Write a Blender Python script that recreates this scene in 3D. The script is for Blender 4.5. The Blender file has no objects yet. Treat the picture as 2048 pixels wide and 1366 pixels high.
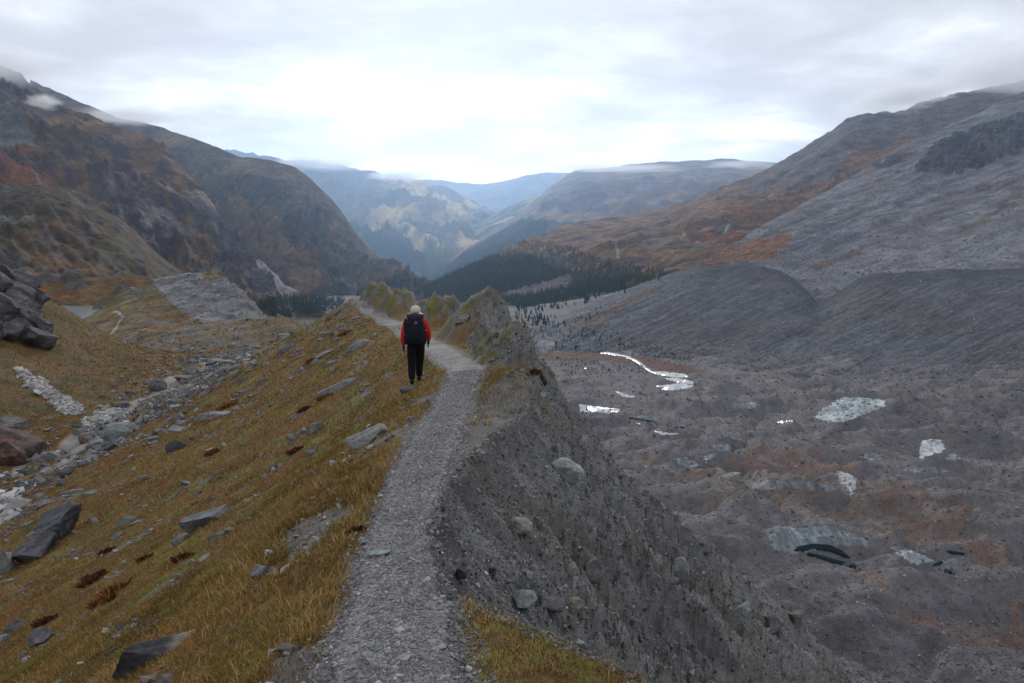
import bpy, bmesh, math, random
import numpy as np
from mathutils import Vector, Matrix, Quaternion, Euler

rng = np.random.default_rng(7)
random.seed(7)
scene = bpy.context.scene
COL = scene.collection

# ------------------------------------------------------------------ camera
F_PX = 1500.0                       # focal length in photo pixels (photo 2048 x 1366)
HORIZON = 400.0
PITCH = math.atan((683.0 - HORIZON) / F_PX)
CP, SP = math.cos(PITCH), math.sin(PITCH)
CAM_Z = 1.65
cam_data = bpy.data.cameras.new('camera')
cam_data.sensor_width = 36.0
cam_data.lens = 36.0 * F_PX / 2048.0
cam_data.clip_start = 0.05
cam_data.clip_end = 80000.0
cam = bpy.data.objects.new('camera', cam_data)
cam.location = (0, 0, CAM_Z)
cam.rotation_euler = (math.pi / 2 - PITCH, 0, 0)
COL.objects.link(cam)
scene.camera = cam

# ------------------------------------------------------------------ sky, sun, exposure
SKY_OX, SKY_OY = 16.3, 10.7
SUN_EL, SUN_AZ = math.radians(17.0), math.radians(-4.0)      # the sun stands down-valley, behind the cloud
world = bpy.data.worlds.new('World')
scene.world = world
world.use_nodes = True
wt = world.node_tree
for n in list(wt.nodes):
    wt.nodes.remove(n)
def wn(kind, **kw):
    n = wt.nodes.new(kind)
    for k, v in kw.items():
        setattr(n, k, v)
    return n
def wlink(a, b):
    wt.links.new(a, b)
def wmath(op, a, b=None, c=None, clamp=False):
    n = wn('ShaderNodeMath', operation=op, use_clamp=clamp)
    for i, v in enumerate((a, b, c)):
        if v is None:
            continue
        if isinstance(v, (int, float)):
            n.inputs[i].default_value = v
        else:
            wlink(v, n.inputs[i])
    return n.outputs[0]
wout = wn('ShaderNodeOutputWorld')
wbg = wn('ShaderNodeBackground')
wbg.inputs['Strength'].default_value = 0.1
wlink(wbg.outputs[0], wout.inputs['Surface'])
sky = wn('ShaderNodeTexSky', sky_type='NISHITA')
sky.sun_disc = False
sky.sun_elevation = SUN_EL
sky.sun_rotation = SUN_AZ
sky.altitude = 2400.0
tc = wn('ShaderNodeTexCoord')
sep = wn('ShaderNodeSeparateXYZ')
wlink(tc.outputs['Generated'], sep.inputs[0])
dx, dy, dz = sep.outputs
zc = wmath('MAXIMUM', dz, 0.0)
den = wmath('ADD', zc, 0.16)
u = wmath('DIVIDE', dx, den)
v = wmath('DIVIDE', dy, den)
cmb = wn('ShaderNodeCombineXYZ')
wlink(u, cmb.inputs[0]); wlink(v, cmb.inputs[1])
def wnoise(scale, detail, rough, dist=0.0, off=(0, 0, 0), sc=(1, 1, 1)):
    mp = wn('ShaderNodeMapping')
    mp.inputs['Location'].default_value = off
    mp.inputs['Scale'].default_value = sc
    wlink(cmb.outputs[0], mp.inputs[0])
    n = wn('ShaderNodeTexNoise', noise_dimensions='3D')
    n.inputs['Scale'].default_value = scale
    n.inputs['Detail'].default_value = detail
    n.inputs['Roughness'].default_value = rough
    n.inputs['Distortion'].default_value = dist
    wlink(mp.outputs[0], n.inputs['Vector'])
    return n.outputs['Fac']
n1 = wnoise(0.62, 5.0, 0.5, 0.3, (SKY_OX, SKY_OY, 0.0), (1, 1.25, 1))
n2 = wnoise(1.5, 7.0, 0.55, 0.15, (9.1, 3.7, 2.0), (1.05, 1.0, 1))
cl = wmath('ADD', wmath('MULTIPLY', n1, 0.54), wmath('MULTIPLY', n2, 0.46))
cr = wn('ShaderNodeValToRGB')
cr.color_ramp.interpolation = 'B_SPLINE'
els = cr.color_ramp.elements
els[0].position = 0.365; els[0].color = (.98, .985, 1.0, 1)
els[1].position = 0.56; els[1].color = (.42, .42, .45, 1)
e = els.new(0.41); e.color = (.80, .81, .85, 1)
e = els.new(0.465); e.color = (.585, .59, .625, 1)
wlink(cl, cr.inputs[0])
# the cloud thins and glows above the far end of the valley, where the sun is behind it
mr = wn('ShaderNodeMapRange', interpolation_type='SMOOTHSTEP')
mr.inputs['From Min'].default_value = 0.085
mr.inputs['From Max'].default_value = -0.01
mr.inputs['To Min'].default_value = 0.0
mr.inputs['To Max'].default_value = 1.0
wlink(dz, mr.inputs['Value'])
glow = wn('ShaderNodeMapRange', interpolation_type='SMOOTHSTEP')
glow.inputs['From Min'].default_value = 0.86
glow.inputs['From Max'].default_value = 1.0
wlink(dy, glow.inputs['Value'])
gf = wmath('MULTIPLY', mr.outputs[0], wmath('MULTIPLY_ADD', glow.outputs[0], 0.30, 0.10))
mixw = wn('ShaderNodeMix', data_type='RGBA')
gf = wmath('MULTIPLY', gf, wmath('MULTIPLY_ADD', cl, -1.8, 1.75, clamp=True))
wlink(gf, mixw.inputs[0])
scl = wn('ShaderNodeVectorMath', operation='SCALE')
scl.inputs['Scale'].default_value = 11.4
wlink(cr.outputs[0], scl.inputs[0])
wlink(scl.outputs[0], mixw.inputs[6])
mixw.inputs[7].default_value = (19.0, 18.8, 18.5, 1)
# a little of the clear blue sky above filters through the cover
mixs = wn('ShaderNodeMix', data_type='RGBA')
mixs.inputs[0].default_value = 0.06
wlink(mixw.outputs[2], mixs.inputs[6])
wlink(sky.outputs[0], mixs.inputs[7])
# below the horizon: the dim valley ground
gm = wn('ShaderNodeMapRange')
gm.inputs['From Min'].default_value = -0.02
gm.inputs['From Max'].default_value = -0.12
wlink(dz, gm.inputs['Value'])
mixg = wn('ShaderNodeMix', data_type='RGBA')
wlink(gm.outputs[0], mixg.inputs[0])
wlink(mixs.outputs[2], mixg.inputs[6])
mixg.inputs[7].default_value = (1.2, 1.2, 1.25, 1)
wlink(mixg.outputs[2], wbg.inputs['Color'])

sun_data = bpy.data.lights.new('sun', 'SUN')
sun_data.energy = 1.4
sun_data.angle = math.radians(12.0)
sun_data.color = (1.0, 0.95, 0.87)
sun = bpy.data.objects.new('sun', sun_data)
sdir = Vector((math.sin(SUN_AZ) * math.cos(SUN_EL), math.cos(SUN_AZ) * math.cos(SUN_EL), math.sin(SUN_EL)))
sun.rotation_euler = (-sdir).to_track_quat('-Z', 'Y').to_euler()
sun.location = sdir * 200
COL.objects.link(sun)

scene.render.engine = 'CYCLES'
scene.view_settings.view_transform = 'Standard'
scene.view_settings.look = 'None'
scene.view_settings.exposure = 0.46
scene.view_settings.gamma = 1.0
scene.view_settings.use_curve_mapping = False
scene.cycles.max_bounces = 6
scene.cycles.diffuse_bounces = 2
scene.cycles.glossy_bounces = 2
scene.cycles.volume_bounces = 3
scene.cycles.use_denoising = True
scene.cycles.sample_clamp_indirect = 4.0
scene.cycles.volume_max_steps = 96
scene.cycles.volume_step_rate = 1.0

# ------------------------------------------------------------------ helpers: projection, noise
def ray(px, py):
    """direction through a photo pixel, scaled so that world y = 1"""
    a = (np.asarray(px, float) - 1024.0) / F_PX
    b = (np.asarray(py, float) - 683.0) / F_PX
    dy_ = CP - b * SP
    return a / dy_, (-SP - b * CP) / dy_
def P(px, py, Y):
    rx, rz = ray(px, py)
    return np.stack([rx * Y, np.asarray(Y, float) * np.ones_like(rx), CAM_Z + rz * Y], -1)
def to_px(co):
    x, y, z = co[..., 0], co[..., 1], co[..., 2] - CAM_Z
    d = y * CP - z * SP
    up = y * SP + z * CP
    return 1024.0 + F_PX * x / d, 683.0 - F_PX * up / d

_perm = np.random.default_rng(99).integers(0, 2**31 - 1, 4096)
def _hash(ix, iy, iz=0):
    h = _perm[ix & 4095]
    h = _perm[(h + iy) & 4095]
    h = _perm[(h + iz) & 4095]
    return h
def _fade(t):
    return t * t * t * (t * (t * 6 - 15) + 10)
_ANG = np.linspace(0, 2 * np.pi, 257)[:256]
_GC, _GS = np.cos(_ANG), np.sin(_ANG)
def perlin(x, y, seed=0):
    x = np.asarray(x, float); y = np.asarray(y, float)
    xi = np.floor(x).astype(np.int64); yi = np.floor(y).astype(np.int64)
    xf = x - xi; yf = y - yi
    u, v = _fade(xf), _fade(yf)
    def g(ox, oy):
        h = _hash(xi + ox, yi + oy, seed) & 255
        return _GC[h] * (xf - ox) + _GS[h] * (yf - oy)
    a = g(0, 0) + u * (g(1, 0) - g(0, 0))
    b = g(0, 1) + u * (g(1, 1) - g(0, 1))
    return (a + v * (b - a)) * 1.5
def fbm(x, y, oct=4, seed=0, gain=0.5, lac=2.03):
    s = 0.0; a = 1.0; t = 0.0
    for o in range(oct):
        s = s + a * perlin(x, y, seed + o * 17)
        t += a; a *= gain
        x = x * lac + 3.1; y = y * lac + 7.7
    return s / t
def ridged(x, y, oct=4, seed=0, gain=0.5, lac=2.07):
    s = 0.0; a = 1.0; t = 0.0
    for o in range(oct):
        s = s + a * (1.0 - np.abs(perlin(x, y, seed + o * 13)) * 1.6)
        t += a; a *= gain
        x = x * lac + 5.3; y = y * lac + 1.9
    return s / t - 0.5
def sstep(a, b, x):
    t = np.clip((x - a) / (b - a), 0, 1)
    return t * t * (3 - 2 * t)
def lerp(a, b, t):
    return a + (b - a) * t
def inpoly(px, py, poly):
    n = len(poly); c = np.zeros(np.shape(px), bool)
    j = n - 1
    for i in range(n):
        xi, yi = poly[i]; xj, yj = poly[j]
        if yi != yj:
            cond = ((yi > py) != (yj > py)) & (px < (xj - xi) * (py - yi) / (yj - yi) + xi)
            c ^= cond
        j = i
    return c
def seg_dist(px, py, line):
    d = np.full(np.shape(px), 1e9)
    for (x0, y0), (x1, y1) in zip(line[:-1], line[1:]):
        vx, vy = x1 - x0, y1 - y0
        t = np.clip(((px - x0) * vx + (py - y0) * vy) / (vx * vx + vy * vy + 1e-12), 0, 1)
        d = np.minimum(d, np.hypot(px - x0 - t * vx, py - y0 - t * vy))
    return d
def smooth(a, k, axis):
    if k < 1:
        return a
    r = int(3 * k); w = np.exp(-0.5 * (np.arange(-r, r + 1) / k) ** 2); w /= w.sum()
    a = np.moveaxis(a, axis, 0)
    pad = np.concatenate([2 * a[:1] - a[r:0:-1] if len(a) > r else np.repeat(a[:1], r, 0), a,
                          2 * a[-1:] - a[-2:-r - 2:-1] if len(a) > r else np.repeat(a[-1:], r, 0)], 0)
    out = sum(w[i] * pad[i:i + len(a)] for i in range(2 * r + 1))
    return np.moveaxis(out, 0, axis)

# ------------------------------------------------------------------ helpers: meshes, materials, naming
def mesh_from(name, verts, faces, cols=None, mat=None, smooth_shade=True, matidx=None):
    """verts (n,3), faces (m,k) with a fixed k, cols (n,3) linear base colour per vertex"""
    me = bpy.data.meshes.new(name)
    verts = np.asarray(verts, np.float32); faces = np.asarray(faces, np.int32)
    m, k = faces.shape
    me.vertices.add(len(verts)); me.vertices.foreach_set('co', verts.ravel())
    me.loops.add(m * k); me.loops.foreach_set('vertex_index', faces.ravel())
    me.polygons.add(m)
    me.polygons.foreach_set('loop_start', np.arange(0, m * k, k, dtype=np.int32))
    try:
        me.polygons.foreach_set('loop_total', np.full(m, k, np.int32))
    except Exception:
        pass
    if matidx is not None:
        me.polygons.foreach_set('material_index', np.asarray(matidx, np.int32))
    me.update(calc_edges=True)
    me.polygons.foreach_set('use_smooth', np.full(m, bool(smooth_shade)))
    if cols is not None:
        ca = me.color_attributes.new('Col', 'FLOAT_COLOR', 'POINT')
        c4 = np.ones((len(verts), 4), np.float32); c4[:, :3] = np.clip(cols, 0.002, 0.95)
        ca.data.foreach_set('color', c4.ravel())
    if mat is not None:
        for mm in (mat if isinstance(mat, (list, tuple)) else [mat]):
            me.materials.append(mm)
    return me
def link(name, me, parent=None, kind=None, label=None, cat=None, group=None, loc=None):
    o = bpy.data.objects.new(name, me)
    COL.objects.link(o)
    if parent is not None:
        o.parent = parent
    if loc is not None:
        o.location = loc
    if kind: o['kind'] = kind
    if label: o['label'] = label
    if cat: o['category'] = cat
    if group: o['group'] = group
    return o
def grid_faces(nr, nc):
    i = np.arange(nr - 1)[:, None] * nc + np.arange(nc - 1)[None, :]
    return np.stack([i, i + 1, i + nc + 1, i + nc], -1).reshape(-1, 4)

def new_mat(name):
    m = bpy.data.materials.new(name); m.use_nodes = True
    nt = m.node_tree
    return m, nt, nt.nodes['Principled BSDF']
def terrain_mat(name, scales, var=0.5, bump=0.4, bump_dist=1.0, rough=0.95, attr=True, base=(.2, .2, .2), speck=None, stretch=(1, 1, 1), coord='pos', spec=0.15, inst=False):
    """base colour attribute broken up by noise at several world sizes (metres), plus bump relief"""
    m, nt, bs = new_mat(name)
    N, L = nt.nodes, nt.links
    bs.inputs['Roughness'].default_value = rough
    bs.inputs['Specular IOR Level'].default_value = spec
    if coord == 'pos':
        g = N.new('ShaderNodeNewGeometry'); vec = g.outputs['Position']
    else:
        g = N.new('ShaderNodeTexCoord'); vec = g.outputs['Object']
    mp = N.new('ShaderNodeMapping'); mp.inputs['Scale'].default_value = stretch
    L.new(vec, mp.inputs[0])
    if attr:
        a = N.new('ShaderNodeAttribute'); a.attribute_name = 'Col'; a.attribute_type = 'INSTANCER' if inst else 'GEOMETRY'; col = a.outputs['Color']
    else:
        a = N.new('ShaderNodeRGB'); a.outputs[0].default_value = (*base, 1); col = a.outputs[0]
    total = None; height = None
    for i, s in enumerate(scales):
        n = N.new('ShaderNodeTexNoise'); n.inputs['Scale'].default_value = 1.0 / s
        n.inputs['Detail'].default_value = 9.0; n.inputs['Roughness'].default_value = 0.68
        L.new(mp.outputs[0], n.inputs['Vector'])
        mr = N.new('ShaderNodeMapRange'); mr.inputs['From Min'].default_value = 0.28; mr.inputs['From Max'].default_value = 0.72
        mr.inputs['To Min'].default_value = 1.0 - var; mr.inputs['To Max'].default_value = 1.0 + var
        L.new(n.outputs['Fac'], mr.inputs['Value'])
        if total is None:
            total = mr.outputs[0]
        else:
            mm = N.new('ShaderNodeMath'); mm.operation = 'MULTIPLY'
            L.new(total, mm.inputs[0]); L.new(mr.outputs[0], mm.inputs[1]); total = mm.outputs[0]
        if height is None:
            height = n.outputs['Fac']
        else:
            mm = N.new('ShaderNodeMath'); mm.operation = 'MULTIPLY_ADD'
            L.new(n.outputs['Fac'], mm.inputs[0]); mm.inputs[1].default_value = 0.6; L.new(height, mm.inputs[2]); height = mm.outputs[0]
    mx = N.new('ShaderNodeVectorMath'); mx.operation = 'SCALE'
    L.new(col, mx.inputs[0]); L.new(total, mx.inputs['Scale'])
    outc = mx.outputs[0]
    if speck is not None:
        size, amount, scol = speck
        vo = N.new('ShaderNodeTexVoronoi'); vo.inputs['Scale'].default_value = 1.0 / size
        L.new(vec, vo.inputs['Vector'])
        sepc = N.new('ShaderNodeSeparateColor'); L.new(vo.outputs['Color'], sepc.inputs[0])
        gt = N.new('ShaderNodeMath'); gt.operation = 'LESS_THAN'; gt.inputs[1].default_value = amount
        L.new(sepc.outputs[0], gt.inputs[0])
        ds = N.new('ShaderNodeMath'); ds.operation = 'LESS_THAN'; ds.inputs[1].default_value = 0.42
        L.new(vo.outputs['Distance'], ds.inputs[0])
        mu = N.new('ShaderNodeMath'); mu.operation = 'MULTIPLY'; L.new(gt.outputs[0], mu.inputs[0]); L.new(ds.outputs[0], mu.inputs[1])
        mu2 = N.new('ShaderNodeMath'); mu2.operation = 'MULTIPLY'; L.new(mu.outputs[0], mu2.inputs[0]); mu2.inputs[1].default_value = 0.75
        mi = N.new('ShaderNodeMix'); mi.data_type = 'RGBA'
        L.new(mu2.outputs[0], mi.inputs[0]); L.new(outc, mi.inputs[6]); mi.inputs[7].default_value = (*scol, 1)
        outc = mi.outputs[2]
    L.new(outc, bs.inputs['Base Color'])
    bp = N.new('ShaderNodeBump'); bp.inputs['Strength'].default_value = bump; bp.inputs['Distance'].default_value = bump_dist
    L.new(height, bp.inputs['Height']); L.new(bp.outputs[0], bs.inputs['Normal'])
    return m

# ------------------------------------------------------------------ a sheet of terrain from guide lines of surveyed points
class Sheet:
    pass
def sheet(name, rows, x0, x1, nc, nr, disp, color, mat, sm=(3, 3), back=True, low=0.12, kind='structure', label=None, grain=0):
    cols = np.linspace(x0, x1, nc)
    py = np.array([np.interp(cols, [p[0] for p in r], [p[1] for p in r]) for r in rows])
    lY = np.array([np.interp(cols, [p[0] for p in r], [math.log(p[2]) for p in r]) for r in rows])
    gap = np.maximum(1, np.abs(np.diff(py, axis=0)).mean(1)); t = np.concatenate([[0], np.cumsum(gap)]); t /= t[-1]
    tt = np.linspace(0, 1, nr)
    PY = np.stack([np.interp(tt, t, py[:, j]) for j in range(nc)], 1)
    LY = np.stack([np.interp(tt, t, lY[:, j]) for j in range(nc)], 1)
    top = PY[0].copy()
    PY = smooth(smooth(PY, sm[0], 1), sm[1] * 0.5, 0); LY = smooth(smooth(LY, sm[0] * 3, 1), sm[1] * 2, 0)
    PX = np.repeat(cols[None], nr, 0)
    co = P(PX, PY, np.exp(LY))
    # ground behind the crest falls away again
    if back:
        nb = 10; Yt = np.exp(LY[0]); b = []
        for k in range(nb, 0, -1):
            f = (k / nb) ** 1.5
            q = co[0].copy(); q[:, :2] *= (1 + 0.22 * f); q[:, 2] -= Yt * 0.10 * f
            b.append(q)
        nb_ = nb
        co = np.concatenate([np.array(b), co], 0)
        PX = np.concatenate([np.repeat(PX[:1], nb, 0), PX]); PY = np.concatenate([np.repeat(PY[:1], nb, 0), PY])
        TT = np.concatenate([np.full(nb, 0.0), tt])
    else:
        TT = tt; nb_ = 0
    if low:
        q = []
        for k in (0.33, 0.66, 1.0):
            z = co[-1].copy(); z[:, 2] -= z[:, 1] * low * k; z[:, :2] *= 1 - 0.05 * k
            q.append(z)
        co = np.concatenate([co, np.array(q)], 0)
        PX = np.concatenate([PX, np.repeat(PX[-1:], 3, 0)]); PY = np.concatenate([PY, np.repeat(PY[-1:], 3, 0)])
        TT = np.concatenate([TT, np.ones(3)])
    TT = np.repeat(TT[:, None], nc, 1)
    d = disp(co[..., 0], co[..., 1], PX, PY, TT)
    if isinstance(d, tuple):
        co[..., 2] += d[0]; co[..., 0] += d[1]; co[..., 1] += d[2]
    else:
        co[..., 2] += d
    c = color(co, PX, PY, TT)
    if grain:
        x_, y_ = co[..., 0] / grain, (co[..., 1] + 1.6 * co[..., 2]) / grain
        c = c * (1 + .50 * fbm(x_, y_, 5, 71) + .35 * ridged(x_ * 2.3, y_ * 2.3, 4, 72))[..., None].clip(.3, 2.0)
    me = mesh_from(name, co.reshape(-1, 3), grid_faces(*co.shape[:2])[:, ::-1], c.reshape(-1, 3), mat)
    o = link(name, me, kind=kind, label=label)
    s = Sheet(); s.co = co; s.px = PX; s.py = PY; s.obj = o; s.t = TT
    return s
def shape_col(n, base):
    return np.ones(n + (3,)) * np.asarray(base)
def mixc(c, col, m):
    return c + (np.asarray(col) - c) * np.clip(m, 0, 1)[..., None]

# ------------------------------------------------------------------ base colours (albedo)
C_BROWN = (.115, .068, .036); C_ORANGE = (.20, .082, .028); C_OLIVE = (.075, .064, .026); C_STRAW = (.21, .15, .07)
C_ROCK = (.120, .115, .125); C_DARK = (.050, .048, .056); C_SCREE = (.138, .143, .158); C_PALE = (.30, .29, .28)
C_FLOOR = (.118, .110, .116); C_RED = (.150, .088, .066); C_FOREST = (.020, .032, .020)

M_FAR = terrain_mat('far_mountain_ground', (900.0, 260.0, 80.0), var=.45, bump=.5, bump_dist=60.0)
M_MID = terrain_mat('mountain_ground', (85.0, 26.0, 7.0), var=.46, bump=.9, bump_dist=12.0)
M_SCREE = terrain_mat('scree_ground', (26.0, 5.0), var=.30, bump=.8, bump_dist=3.0)
M_FLOOR = terrain_mat('glacier_debris', (11.0, 2.4), var=.28, bump=.6, bump_dist=1.6)
M_BANK = terrain_mat('bank_ground', (30.0, 6.0, 1.2), var=.45, bump=.5, bump_dist=.8)

# ------------------------------------------------------------------ the far mountains
def d_far0(x, y, px, py, t):
    return 160 * fbm(x / 1800, y / 1800, 5, 3)
def c_far0(co, px, py, t):
    x, y = co[..., 0], co[..., 1]
    c = shape_col(px.shape, (.09, .085, .07))
    c = mixc(c, C_STRAW, sstep(.05, .3, fbm(x / 1500, y / 1500, 4, 8)))
    return c
far0 = sheet('far_range', [[(380, 352, 11500), (560, 350, 11500), (700, 352, 12000), (900, 356, 12500), (960, 366, 13000), (1010, 360, 12500), (1100, 350, 12000), (1200, 345, 11500), (1330, 350, 11500)],
                          [(380, 480, 9500), (900, 470, 9800), (960, 440, 10500), (1330, 460, 9800)]],
             380, 1330, 120, 40, d_far0, c_far0, M_FAR, grain=900, kind='structure')

def d_far1(x, y, px, py, t):
    g = ridged(x / 900 + .3 * fbm(x / 700, y / 700, 3, 9), y / 1500, 5, 21)
    return 260 * g * sstep(-.02, .25, t) + 120 * fbm(x / 420, y / 420, 5, 5) * (.3 + sstep(0, .2, t)) + 110 * ridged(x / 260, y / 320, 5, 6) * (.4 + sstep(0, .2, t))
def c_far1(co, px, py, t):
    x, y = co[..., 0], co[..., 1]
    jx = px + 16 * fbm(x / 260, y / 260, 4, 31); jy = py + 12 * fbm(x / 200, y / 200, 4, 32)
    c = shape_col(px.shape, (.085, .08, .06))
    n = fbm(x / 420 + .0, y / 800, 5, 12)
    c = mixc(c, (.36, .26, .13), sstep(-.05, .22, n) * sstep(700, 820, jx + .5 * (jy - 400)))
    sunlit_gold = inpoly(jx, jy, [(735, 452), (800, 455), (860, 480), (900, 500), (880, 520), (840, 505), (780, 480), (730, 466)])  # sunlit patch on the ridge, painted into the albedo as pale gold
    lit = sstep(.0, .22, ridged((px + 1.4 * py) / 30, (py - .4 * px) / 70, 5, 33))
    c = mixc(c, (.46, .36, .18), sunlit_gold * (.05 + .75 * lit))
    crest = inpoly(jx, jy, [(750, 350), (800, 352), (860, 385), (900, 400), (925, 440), (890, 425), (850, 410), (790, 380)])  # sunlight along the upper ridge, likewise painted into the albedo
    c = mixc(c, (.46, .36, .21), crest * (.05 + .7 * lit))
    wood = inpoly(jx, jy, [(690, 440), (735, 462), (800, 485), (850, 515), (875, 540), (870, 620), (700, 620)])
    c = mixc(c, C_FOREST, wood * .95)
    wood2 = inpoly(jx, jy, [(860, 488), (900, 500), (880, 560), (845, 560), (850, 520)])
    c = mixc(c, (.06, .075, .03), wood2 * .7)
    return c
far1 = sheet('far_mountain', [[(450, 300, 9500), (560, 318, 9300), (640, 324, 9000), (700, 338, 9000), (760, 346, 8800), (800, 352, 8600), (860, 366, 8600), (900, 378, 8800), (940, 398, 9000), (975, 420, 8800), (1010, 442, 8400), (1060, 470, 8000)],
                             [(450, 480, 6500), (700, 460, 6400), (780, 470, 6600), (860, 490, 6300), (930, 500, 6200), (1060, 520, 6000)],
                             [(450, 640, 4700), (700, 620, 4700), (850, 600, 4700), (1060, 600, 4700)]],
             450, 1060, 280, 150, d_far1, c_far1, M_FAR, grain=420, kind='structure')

def c_spur(co, px, py, t):
    x, y = co[..., 0], co[..., 1]
    c = shape_col(px.shape, (.10, .11, .055))
    c = mixc(c, C_FOREST, sstep(-.1, .1, fbm(x / 300, y / 300, 5, 44) + .5 * (t - .45)))
    return mixc(c, (.34, .26, .15), sstep(.12, .3, fbm(x / 500, y / 300, 4, 45)) * sstep(.5, .1, t))
spur = sheet('wooded_spur', [[(820, 520, 7000), (879, 486, 7000), (935, 456, 7200), (996, 428, 7400), (1081, 387, 7600), (1140, 350, 7800), (1180, 340, 7800), (1260, 345, 8000)],
                            [(820, 600, 5200), (900, 540, 5300), (1000, 500, 5300), (1166, 470, 5600), (1260, 440, 5600)]],
             820, 1260, 150, 60, lambda x, y, a, b, t: 70 * fbm(x / 400, y / 400, 5, 46), c_spur, M_FAR, grain=250, kind='structure')

def d_plateau(x, y, px, py, t):
    return 130 * ridged(x / 600, y / 900, 6, 51) * sstep(0, .35, t) + 60 * fbm(x / 260, y / 260, 6, 52) * (.35 + sstep(0, .2, t))
def c_plateau(co, px, py, t):
    x, y = co[..., 0], co[..., 1]
    jx = px + 22 * fbm(x / 300, y / 300, 4, 53); jy = py + 14 * fbm(x / 200, y / 200, 4, 54)
    c = shape_col(px.shape, (.115, .075, .052))
    c = mixc(c, C_ROCK, sstep(.06, .13, fbm(x / 380, y / 380, 6, 55)) * .8)
    c = mixc(c, (.17, .15, .13), sstep(380, 330, jy) * .7)
    cl = inpoly(jx, jy, [(1050, 425), (1085, 398), (1130, 358), (1190, 360), (1230, 400), (1180, 430), (1110, 435)])
    c = mixc(c, C_DARK, cl * .6)
    wood = inpoly(jx, jy, [(700, 700), (860, 552), (930, 500), (985, 470), (1040, 436), (1100, 450), (1180, 432), (1130, 470), (1060, 480), (1060, 700)])
    c = mixc(c, C_FOREST, wood * .97)
    mead = inpoly(jx, jy, [(1050, 434), (1090, 427), (1150, 433), (1200, 440), (1150, 450), (1090, 447)])
    return mixc(c, (.19, .125, .07), mead * .8)
plateau = sheet('plateau_hill', [[(800, 600, 4600), (852, 560, 4600), (869, 551, 4700), (930, 502, 5200), (996, 455, 5700), (1047, 421, 6000), (1074, 396, 6200), (1100, 374, 6400), (1132, 354, 6500), (1180, 338, 6700), (1250, 331, 6900), (1330, 323, 7000), (1450, 318, 7000), (1540, 326, 6900), (1640, 335, 6800), (1800, 330, 6800)],
                                [(800, 640, 4000), (869, 590, 4000), (1000, 500, 4500), (1080, 452, 4700), (1150, 440, 4600), (1250, 440, 4500), (1540, 420, 4500), (1800, 400, 4500)],
                                [(800, 700, 3200), (1000, 600, 3200), (1200, 560, 3200), (1540, 520, 3300), (1800, 500, 3300)]],
                800, 1800, 320, 120, d_plateau, c_plateau, M_FAR, grain=300, kind='structure')

# ------------------------------------------------------------------ the left-hand mountains
def d_L2(x, y, px, py, t):
    steep = sstep(.0, .3, t) * sstep(1.05, .55, t)
    g = ridged((px - .55 * py) / 42 + .7 * fbm(x / 220, y / 220, 3, 61), (py + .5 * px) / 200, 5, 62)
    big = ridged(y / 520 + x / 900, x / 900, 3, 65)
    g2 = ridged((px - .4 * py) / 15 + .6 * fbm(x / 120, y / 120, 3, 164), py / 70, 5, 86)
    return 70 * g * steep + 80 * big * sstep(.02, .3, t) + 32 * fbm(x / 120, y / 120, 5, 63) * (.3 + steep) + 26 * g2 * steep, 34 * g * steep + 14 * g2 * steep, 0
def c_L2(co, px, py, t):
    x, y = co[..., 0], co[..., 1]
    jx = px + 26 * fbm(x / 110, y / 110, 5, 64); jy = py + 20 * fbm(x / 90, y / 90, 5, 66)
    c = shape_col(px.shape, (.090, .064, .038))
    r = sstep(.03, .09, ridged((px - .55 * py) / 36 + .5 * fbm(x / 150, y / 150, 3, 69), (py + .5 * px) / 130, 5, 67)) * sstep(.05, .28, t)
    c = mixc(c, (.052, .046, .052), r * .9)
    cliff = inpoly(jx, jy, [(560, 350), (640, 380), (700, 440), (740, 520), (700, 575), (600, 500), (520, 420), (520, 360)])
    c = mixc(c, (.046, .042, .052), cliff * .8)
    c = mixc(c, (.105, .088, .085), cliff * sstep(.08, .3, ridged((px - .25 * py) / 11, py / 60, 4, 88)) * .55)
    c = mixc(c, (.115, .085, .075), inpoly(jx, jy, [(615, 372), (655, 395), (660, 425), (625, 410)]) * .7)
    c = mixc(c, (.150, .092, .044), inpoly(jx, jy, [(430, 395), (480, 425), (560, 470), (650, 560), (690, 600), (600, 600), (520, 520), (450, 450)]) * .7)
    c = mixc(c, (.088, .080, .060), inpoly(jx, jy, [(640, 500), (720, 530), (790, 540), (850, 570), (850, 620), (700, 620)]) * .75)
    c = mixc(c, (.16, .10, .05), sstep(.02, .28, fbm(x / 160, y / 160, 4, 68)) * sstep(.6, .05, t) * .75)
    return c
L2 = sheet('dark_mountain', [[(60, 160, 3300), (170, 208, 3100), (230, 234, 3000), (300, 247, 2900), (350, 264, 2800), (390, 278, 2750), (430, 291, 2700), (480, 313, 2650), (540, 319, 2600), (590, 336, 2600), (625, 361, 2550), (650, 386, 2500), (672, 408, 2480), (690, 432, 2460), (710, 462, 2430), (735, 496, 2400), (760, 516, 2380), (790, 531, 2350), (830, 551, 2320), (860, 566, 2300)],
                             [(60, 300, 2800), (300, 360, 2500), (430, 400, 2350), (540, 420, 2250), (600, 450, 2180), (650, 490, 2120), (700, 540, 2050), (760, 565, 2050), (860, 590, 2100)],
                             [(60, 540, 1800), (300, 600, 1600), (520, 625, 1500), (700, 640, 1480), (860, 640, 1500)]],
           60, 860, 340, 210, d_L2, c_L2, M_MID, sm=(1.5, 3), grain=95, kind='structure')

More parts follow.
